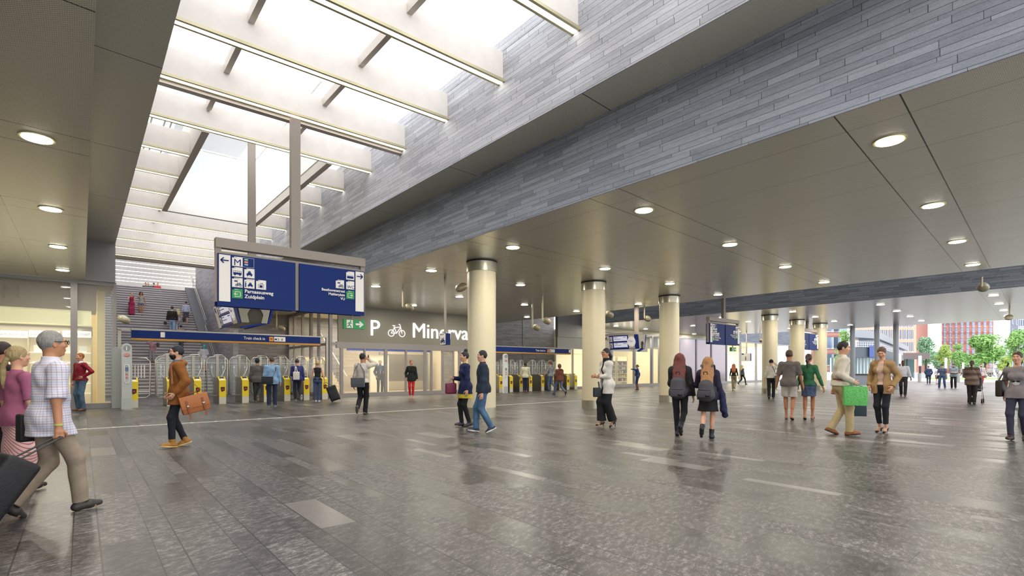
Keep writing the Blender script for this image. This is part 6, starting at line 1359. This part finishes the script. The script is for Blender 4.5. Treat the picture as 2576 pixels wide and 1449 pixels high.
# printed motifs on tops, dark lanyard etc. (part of the garments)
def on_top(key, name, shapes, m_):
    I = PJ[key]; m = MB()
    for cc, rr in shapes: m.ell(tuple(Vector(cc)*I['sc']), tuple(r_*I['sc'] for r_ in rr), 12, 6)
    return m.build(name, m_, I['o'], local=True)
on_top('tee', 'shirt_print_goggles', [((-.035, .118, 1.16), (.032, .01, .02)), ((.035, .118, 1.16), (.032, .01, .02))], M_black); on_top('tee', 'shirt_print_face', [((0, .108, 1.12), (.055, .012, .05))], mat('print_pale', 'c9c6c8', .8)); on_top('tee', 'shirt_print_cap', [((0, .105, 1.24), (.07, .014, .04))], mat('print_mint', '7fb8a8', .8))
on_top('beret', 'shirt_print', [((0, .105, 1.22), (.08, .014, .11))], mat('print_red', '9a5a74', .8))
for sg in (-1, 1): on_top('beanie', 'elbow_patch', [(tuple(float(x) for x in PJ['beanie']['J']['elbr' if sg > 0 else 'elbl']+V(sg*.0, -.048, .02)), (.04, .02, .065))], mat('patch_pale', 'c9beae', .8))
I = PJ['greytee']; q_ = I['sc']; text('shirt_lettering', 'Courage', mat('tee_ink', '4c4644', .8), (-.125*q_, -.150*q_, 1.335*q_), (1, 0, 0), .075*q_, I['o'], .012)
# pushchair
I = PJ['quilted']; e = item('pushchair', I, (.05, .55, 0), 'grey pushchair pushed by the woman in the quilted coat', 'pushchair')
for q in (-.2, .2):
    otube('frame', I, [(q+.05, .30, 1.02), (q+.05, .42, .85), (q+.05, .9, .12)], .014, M_tube, e); otube('rear_strut', I, [(q+.05, .62, .55), (q+.05, .40, .10)], .013, M_tube, e)
    for y_ in (.40, .9): otube('wheel', I, [(q+.03, y_, .10), (q+.07, y_, .10)], .09, M_black, e, 14)
obox('seat', I, (.05, .68, .55), (.34, .30, .08), M_dark, e, (.3, 0, 0)); obox('back_rest', I, (.05, .58, .80), (.34, .06, .46), M_dark, e, (-.35, 0, 0)); otube('push_bar', I, [(-.15, .30, 1.02), (.25, .30, 1.02)], .016, M_dark, e)
# ================================================================ plaza outside
slab('floor_plaza', mat('plaza_pale', 'd5d2cf', .8, noise=.04, nscale=.5), (72, -60, -.15, 420, 200, -.01))
slab('floor_street', mat('street_grey', '8d8b8c', .8), (44, 30.6, -.15, 72, 200, -.01), (44, -60, -.15, 72, -6, -.01))
M_gcol = mat('outer_column', '8f939c', .4, .3)
for k, (u, lb) in enumerate(((2144.6, 'behind the man with the green bag'), (2206, 'behind the woman in the tan blazer'), (2254, 'left of the man in the white shirt'))):
    a, b, c = ray(u, 900); d = 43.0/a; x, y = 43.0, b*d
    o = MB().cyl(x, y, 0, Z0, .16, 24).build('slim_column', M_gcol); tag(o, 'slim grey column at the roof edge, ' + lb, 'column', kind='thing')
def wall_grid(e, A, B, z0, z1, t, cols_, rows_, ww, wh, zs, zstep, wmat, glass, name='facade', x0=.04, x1=.96):
    """a facade from A to B with its window openings as framed panes"""
    A = Vector((A.x, A.y, 0)); B = Vector((B.x, B.y, 0)); d = B-A; L = d.length; d.normalize(); n = Vector((d.y, -d.x, 0))
    if n.dot(-A) < 0: n = -n
    m = MB(); m.prism([A+Vector((0, 0, z0)), B+Vector((0, 0, z0)), B+Vector((0, 0, z1)), A+Vector((0, 0, z1))], ((A+B)/2).normalized()*t); f = m.build(name, wmat, e)
    fr = MB(); gl = MB()
    for r_ in range(rows_):
        for c_ in range(cols_):
            p = A+d*L*(x0+(x1-x0)*(c_+.5)/cols_); z = zs+zstep*r_
            q = [p-d*ww/2, p+d*ww/2]
            g = [q[0]+Vector((0, 0, z)), q[1]+Vector((0, 0, z)), q[1]+Vector((0, 0, z+wh)), q[0]+Vector((0, 0, z+wh))]
            gl.prism([v+n*.02 for v in g], n*.03)
            w_ = MB(); fr.prism([v+n*.05 for v in (g[0], g[1], g[1]+Vector((0, 0, -.2)), g[0]+Vector((0, 0, -.2)))], n*.12); fr.prism([p-d*.06+Vector((0, 0, z))+n*.05, p+d*.06+Vector((0, 0, z))+n*.05, p+d*.06+Vector((0, 0, z+wh))+n*.05, p-d*.06+Vector((0, 0, z+wh))+n*.05], n*.04)
    if name != 'side_facade': gl.build('window_panes', glass, f); fr.build('window_frames', mat('frame_pale', 'd8d8de', .5), f)
    return f
def band_brick(name, c1, c2, h=3.0):
    t = NT(name); x, y, z = t.sep(); fr = t.math('FRACT', t.math('DIVIDE', z, h)); n1 = t.noise(t.co, 1.2, 5, .7)
    col = t.mix(t.math('LESS_THAN', fr, .34), c1, c2); t.base(t.mix(t.math('MULTIPLY', n1, .35), col, c2)); t.rough(.85); return t.m
M_pink = band_brick('brick_pink', 'cf9080', 'b47466', 3.2); M_rose = band_brick('brick_rose', 'b98a7e', '9c7068', 3.4); M_or = mat('brick_orange', 'dfae98', .85, noise=.08, nscale=1)
M_pane = mat('far_pane', '8fa3bb', .2, .2); M_pane2 = mat('far_pane_dark', '5a6c84', .2, .2)
G = lambda u, d: PD(u, 929, d)
# far-left rose building
e = empty('brick_building', tuple(G(2100, 100).xy)+(0,)); wall_grid(e, G(2040, 100), G(2122, 100), 0, 22, 10, 3, 5, 2.6, 2.1, 2.2, 3.3, M_rose, M_pane, x0=.35, x1=1.0)
tag(e, 'rose brick building with wide windows, left of the dark modern building', 'building')
# orange tower with slit windows
e = empty('office_tower', tuple(G(2270, 150).xy)+(0,)); wall_grid(e, G(2140, 150), G(2305, 150), 0, 40, 12, 17, 9, .75, 2.7, 3.0, 3.6, M_or, M_pane2); f = wall_grid(e, G(2305, 150), G(2334, 172), 0, 40, 1, 2, 9, 1.0, 2.2, 3, 3.6, mat('tower_side', 'bd8578', .85), M_pane2, 'side_facade')
tag(e, 'tall orange brick tower with narrow slit windows', 'building')
e = empty('brick_apartment_block', tuple(G(2430, 170).xy)+(0,)); wall_grid(e, G(2369, 170), G(2499, 170), 0, 40, 15, 9, 11, .0+.95, 1.45, 1.0, 1.82, M_pink, M_pane, x0=.0, x1=1.0)
tag(e, 'red and pink banded brick apartment block with rows of square windows', 'building')
e = empty('white_apartment_block', tuple(G(2520, 240).xy)+(0,)); wall_grid(e, G(2500, 240), G(2545, 240), 0, 13.5, 8, 8, 6, .9, .8, 1.2, 2.0, mat('white_block', 'cfd2dc', .8), M_pane2)
tag(e, 'low white apartment block far behind the trees', 'building')
e = empty('dark_tower', tuple(G(2555, 140).xy)+(0,)); wall_grid(e, G(2541, 140), G(2561, 146), 0, 45, .8, 2, 14, .8, 1.6, 2, 3.0, mat('tower_dark', '5a6274', .6), M_pane)
wall_grid(e, G(2561, 150), G(2600, 150), 0, 45, 10, 6, 14, .6, 1.8, 2, 3.0, mat('tower_grey', 'a9adba', .7), M_pane2, 'rear_facade'); tag(e, 'dark narrow tower at the right edge above the trees', 'building')
# modern dark pavilion with terraces
e = empty('modern_pavilion', tuple(G(2180, 75).xy)+(0,)); M_dp = mat('pavilion_dark', '4b525e', .5); M_dp2 = mat('pavilion_grey', '8d919b', .6)
def run(m, us_, z0, z1, depth=3.0):        # a ribbon through (u, distance) points
    P = [G(u, d) for u, d in us_]
    for a, b in zip(P, P[1:]):
        a = Vector((a.x, a.y, z0)); b = Vector((b.x, b.y, z0)); n = Vector((a.x, a.y, 0)).normalized()*depth
        m.prism([a, b, b+n, a+n], (0, 0, z1-z0))
    return m
run(MB(), [(2146, 70), (2212, 74), (2285, 122)], 5.75, 6.75, 8).build('roof_slab', M_dp2, e)
run(MB(), [(2113, 69), (2200, 70), (2282, 118)], 2.95, 4.35, 3).build('terrace_band', M_dp, e)
run(MB(), [(2160, 74), (2207, 76), (2275, 120)], 4.35, 5.75, .3).build('upper_glazing', M_pane2, e)
run(MB(), [(2187, 69.5), (2201, 69.8)], 3.0, 4.5, .5).build('blue_panel', mat('panel_blue', '3a4f94', .5), e)
g = run(MB(), [(2087, 72), (2200, 73), (2275, 118)], 0, 2.95, .5).build('lower_glazing', mat('glass_green', '6f8a8c', .2, .3), e)
m = MB()
for k in range(22): a = G(2090+k*8.4, 71.5 if k < 13 else 72+(k-13)*5); m.box(a.x-.06, a.y-.06, 0, a.x+.06, a.y+.06, 2.95)
m.build('mullion', mat('frame_pale'), e)
m = MB(); P = [G(u, d) for u, d in ((2113, 68.9), (2200, 69.9), (2282, 117.5))]
for z_ in (4.45, 4.75, 5.05): m.tube([Vector((p.x, p.y, z_)) for p in P], .035, 5)
for k in range(30):
    q = P[0].lerp(P[1], k/15) if k < 15 else P[1].lerp(P[2], (k-15)/15); m.tube([(q.x, q.y, 4.35), (q.x, q.y, 5.05)], .03, 4)
m.build('terrace_railing', mat('frame_pale'), e)
tag(e, 'dark modern two-storey pavilion with a terrace railing and flat overhanging roof', 'building')
for k, u in enumerate((2234, 2239, 2247)):
    q = G(u, 92+3*k); o = MB().tube([(q.x, q.y, 4.37), (q.x, q.y, 5.0), (q.x, q.y, 5.7)], [.08, .35, .03], 8).build('closed_parasol', M_sw)
    tag(o, 'closed white parasol on the pavilion terrace, %s of three' % ORD[k], 'parasol', 'closed parasols on the terrace')
# trees
def leaf_mat(name, c1, c2):
    t = NT(name); n1 = t.noise(t.co, .9, 3); t.base(t.mix(t.rng(n1, .35, .65, 0, 1), c1, c2)); t.rough(.7); return t.m
LM = [leaf_mat('leaf_fresh', '9cc474', '76a35a'), leaf_mat('leaf_yellow', 'c0cf78', '98b45c'), leaf_mat('leaf_cool', 'a3c4a0', '7fa886')]
M_bark = mat('bark', '5d5348', .9)
def tree(u, d, vt, wpx, k, label, base_z=0.0, n=4200, group='trees on the plaza'):
    p = G(u, d); zt = H+(929-vt)/FPX*d; R_ = wpx/2/FPX*d; zc0 = base_z+(zt-base_z)*.28; e = empty('tree', (p.x, p.y, base_z)); rnd = random.Random(int(u)*7+k)
    blobs = []
    for _ in range(14):
        t = rnd.random(); z = zc0+(zt-zc0)*(.15+.75*t); r = R_*(.95-.75*abs(t-.35)); a = rnd.random()*2*PI; q = rnd.random()*.7*r
        blobs.append((p.x+q*math.cos(a), p.y+q*math.sin(a), z, R_*(.28+.2*rnd.random())))
    m = MB(); s = R_*.055+.04
    for _ in range(n):
        b = rnd.choice(blobs); v = Vector((rnd.gauss(0, 1), rnd.gauss(0, 1), rnd.gauss(0, 1))).normalized()*b[3]*(.6+.5*rnd.random()); c = Vector(b[:3])+v
        if c.z > zt: continue
        x = Vector((rnd.gauss(0, 1), rnd.gauss(0, 1), rnd.gauss(0, .6))).normalized(); y = x.cross(v).normalized(); ss = s*(.6+.8*rnd.random())
        m.add([c-x*ss, c-y*ss*.5, c+x*ss, c+y*ss*.5], [(0, 1, 2, 3)])
    m.build('crown', LM[k], e)
    m = MB(); m.tube([(p.x, p.y, base_z), (p.x, p.y, base_z+(zc0-base_z)*.8), (p.x+.1, p.y, zc0+(zt-zc0)*.5)], [R_*.07, R_*.05, R_*.02], 8)
    for b in blobs[:6]: m.tube([(p.x, p.y, zc0), b[:3]], [R_*.03, R_*.01], 5)
    m.build('trunk', M_bark, e); tag(e, label, 'tree', group)
for a in ((2328, 85, 848, 62, 2, 'pale loose tree in front of the orange tower'), (2378, 88, 862, 46, 1, 'yellow-green tree at the left corner of the brick block'), (2412, 92, 861, 56, 0, 'green tree in front of the left half of the brick block'),
          (2478, 80, 842, 92, 0, 'tall broad green tree in front of the right half of the brick block'), (2534, 84, 896, 44, 1, 'low yellowish tree before the white block'), (2566, 66, 828, 70, 0, 'green tree at the right edge behind the woman in the printed top'),
          (2358, 100, 885, 60, 2, 'cool green tree low behind the beret man'), (2440, 100, 895, 70, 2, 'cool green low tree behind the woman in the quilted coat')):
    tree(*a)
tree(2128, 74, 830, 50, 0, 'bushy green tree on the pavilion terrace', 4.36, 1000, 'greenery on the pavilion')
tree(2104, 66, 868, 20, 0, 'small green shrub left of the pavilion', 0, 300, 'greenery on the pavilion')
# street furniture
def lamp_post(u, d, vt, lit, label):
    p = G(u, d); zt = H+(929-vt)/FPX*d; e = empty('street_lamp', (p.x, p.y, 0)); zl = zt-lit
    MB().cyl(p.x, p.y, 0, zl, .11, 10).build('post', M_dark, e); MB().cyl(p.x, p.y, zl, zt, .14, 10).build('light_column', mat('light_col', 'fbfbff', .4, emit=.6), e); tag(e, label, 'street lamp', 'lit street lamps on the plaza')
lamp_post(2125, 62, 878, .9, 'short lit street lamp left of the man with the green bag'); lamp_post(2264, 66, 889, 1.3, 'lit street lamp beside the slim column'); lamp_post(2314.5, 56, 895, 1.1, 'lit street lamp with a dark pole in front of the brown canopy')
lamp_post(2379.5, 68, 900, 1.4, 'lit street lamp behind the man in the printed T-shirt'); lamp_post(2423, 84, 912, 1.0, 'small lit street lamp behind the quilted coat')
for k, u in enumerate((2313, 2410.5, 2462, 2513.5)):
    p = PF(u, 961.5); o = MB().cyl(p.x, p.y, 0, .92, .15, 16).build('bollard', mat('bollard', 'a09c9a', .4, .5)); tag(o, 'grey round bollard at the plaza edge, %s from the left' % ORD[k], 'bollard', 'bollards at the plaza edge')
e = empty('tram_shelter', tuple(G(2310, 78).xy)+(0,)); a, b = G(2272, 78), G(2339, 78)
m = MB(); m.prism([Vector((a.x, a.y, 2.9)), Vector((b.x, b.y, 2.9)), Vector((b.x, b.y, 3.85)), Vector((a.x, a.y, 3.85))], (3, .5, 0)); m.build('roof_box', mat('shelter_brown', '6d5f62', .5), e)
for u in (2282, 2330): q = G(u, 78.5); MB().cyl(q.x, q.y, 0, 2.9, .1, 8).build('post', M_dark, e)
tag(e, 'brown flat-roofed tram shelter on the plaza behind the lamp', 'shelter')
e = empty('street_kiosk', tuple(G(2290, 90).xy)+(0,)); a, b = G(2276, 88), G(2300, 88)
m = MB(); m.prism([Vector((a.x, a.y, 0)), Vector((b.x, b.y, 0)), Vector((b.x, b.y, 3.2)), Vector((a.x, a.y, 3.2))], (4, 1, 0)); m.build('body', mat('kiosk_teal', '4d6a70', .5), e)
dd = (b-a).normalized(); text('lettering', 'kapsalon', M_sw, (a.x+dd.x*.15-.1, a.y+dd.y*.15-.1, 2.1), dd, .5, e, .01, xsc=.8) if 0 else None
tag(e, 'dark teal kiosk front on the far side of the plaza', 'kiosk')
for k, (u0, u1, v0, v1, c) in enumerate(((2081, 2113, 936, 953, 'e8e6e6'), (2300, 2345, 937, 949, 'c9ccd2'))):
    a = PF(u0, v1+2); dpt = 1290*H/(v1+2-929); b = PD(u1, 929, dpt); h = (v1+2-v0)/FPX*dpt
    m = MB(); m.prism([Vector((a.x, a.y, 0)), Vector((b.x, b.y, 0)), Vector((b.x, b.y, h)), Vector((a.x, a.y, h))], (.6, .3, 0)); o = m.build('low_wall', mat('lowwall'+c, c, .8)); tag(o, 'low pale wall on the plaza, ' + ('beside the last cream column' if k == 0 else 'behind the man in the dark blue jacket'), 'low wall', kind='thing')
e = empty('planter', tuple(PF(2167, 967).xy)+(0,)); q = PF(2167, 967); MB().box(q.x-.8, q.y-.9, 0, q.x+.8, q.y+.9, .85).build('box', M_dp2, e); MB().box(q.x-.85, q.y-.95, .85, q.x+.85, q.y+.95, .95).build('rim', M_dark, e)
tag(e, 'grey box planter between the man with the green bag and the woman in the blazer', 'planter')
g = G(2400, 62); m = MB(); a = G(2270, 60); b = G(2600, 60); a2 = G(2270, 72); b2 = G(2600, 72)
m.prism([Vector((a.x+13, a.y, 0)), Vector((b.x+13, b.y, 0)), Vector((b2.x+14, b2.y, 0)), Vector((a2.x+14, a2.y, 0))], (0, 0, .02)); tag(m.build('lawn', leaf_mat('lawn_green', '9db56a', '86a35a')), kind='structure')
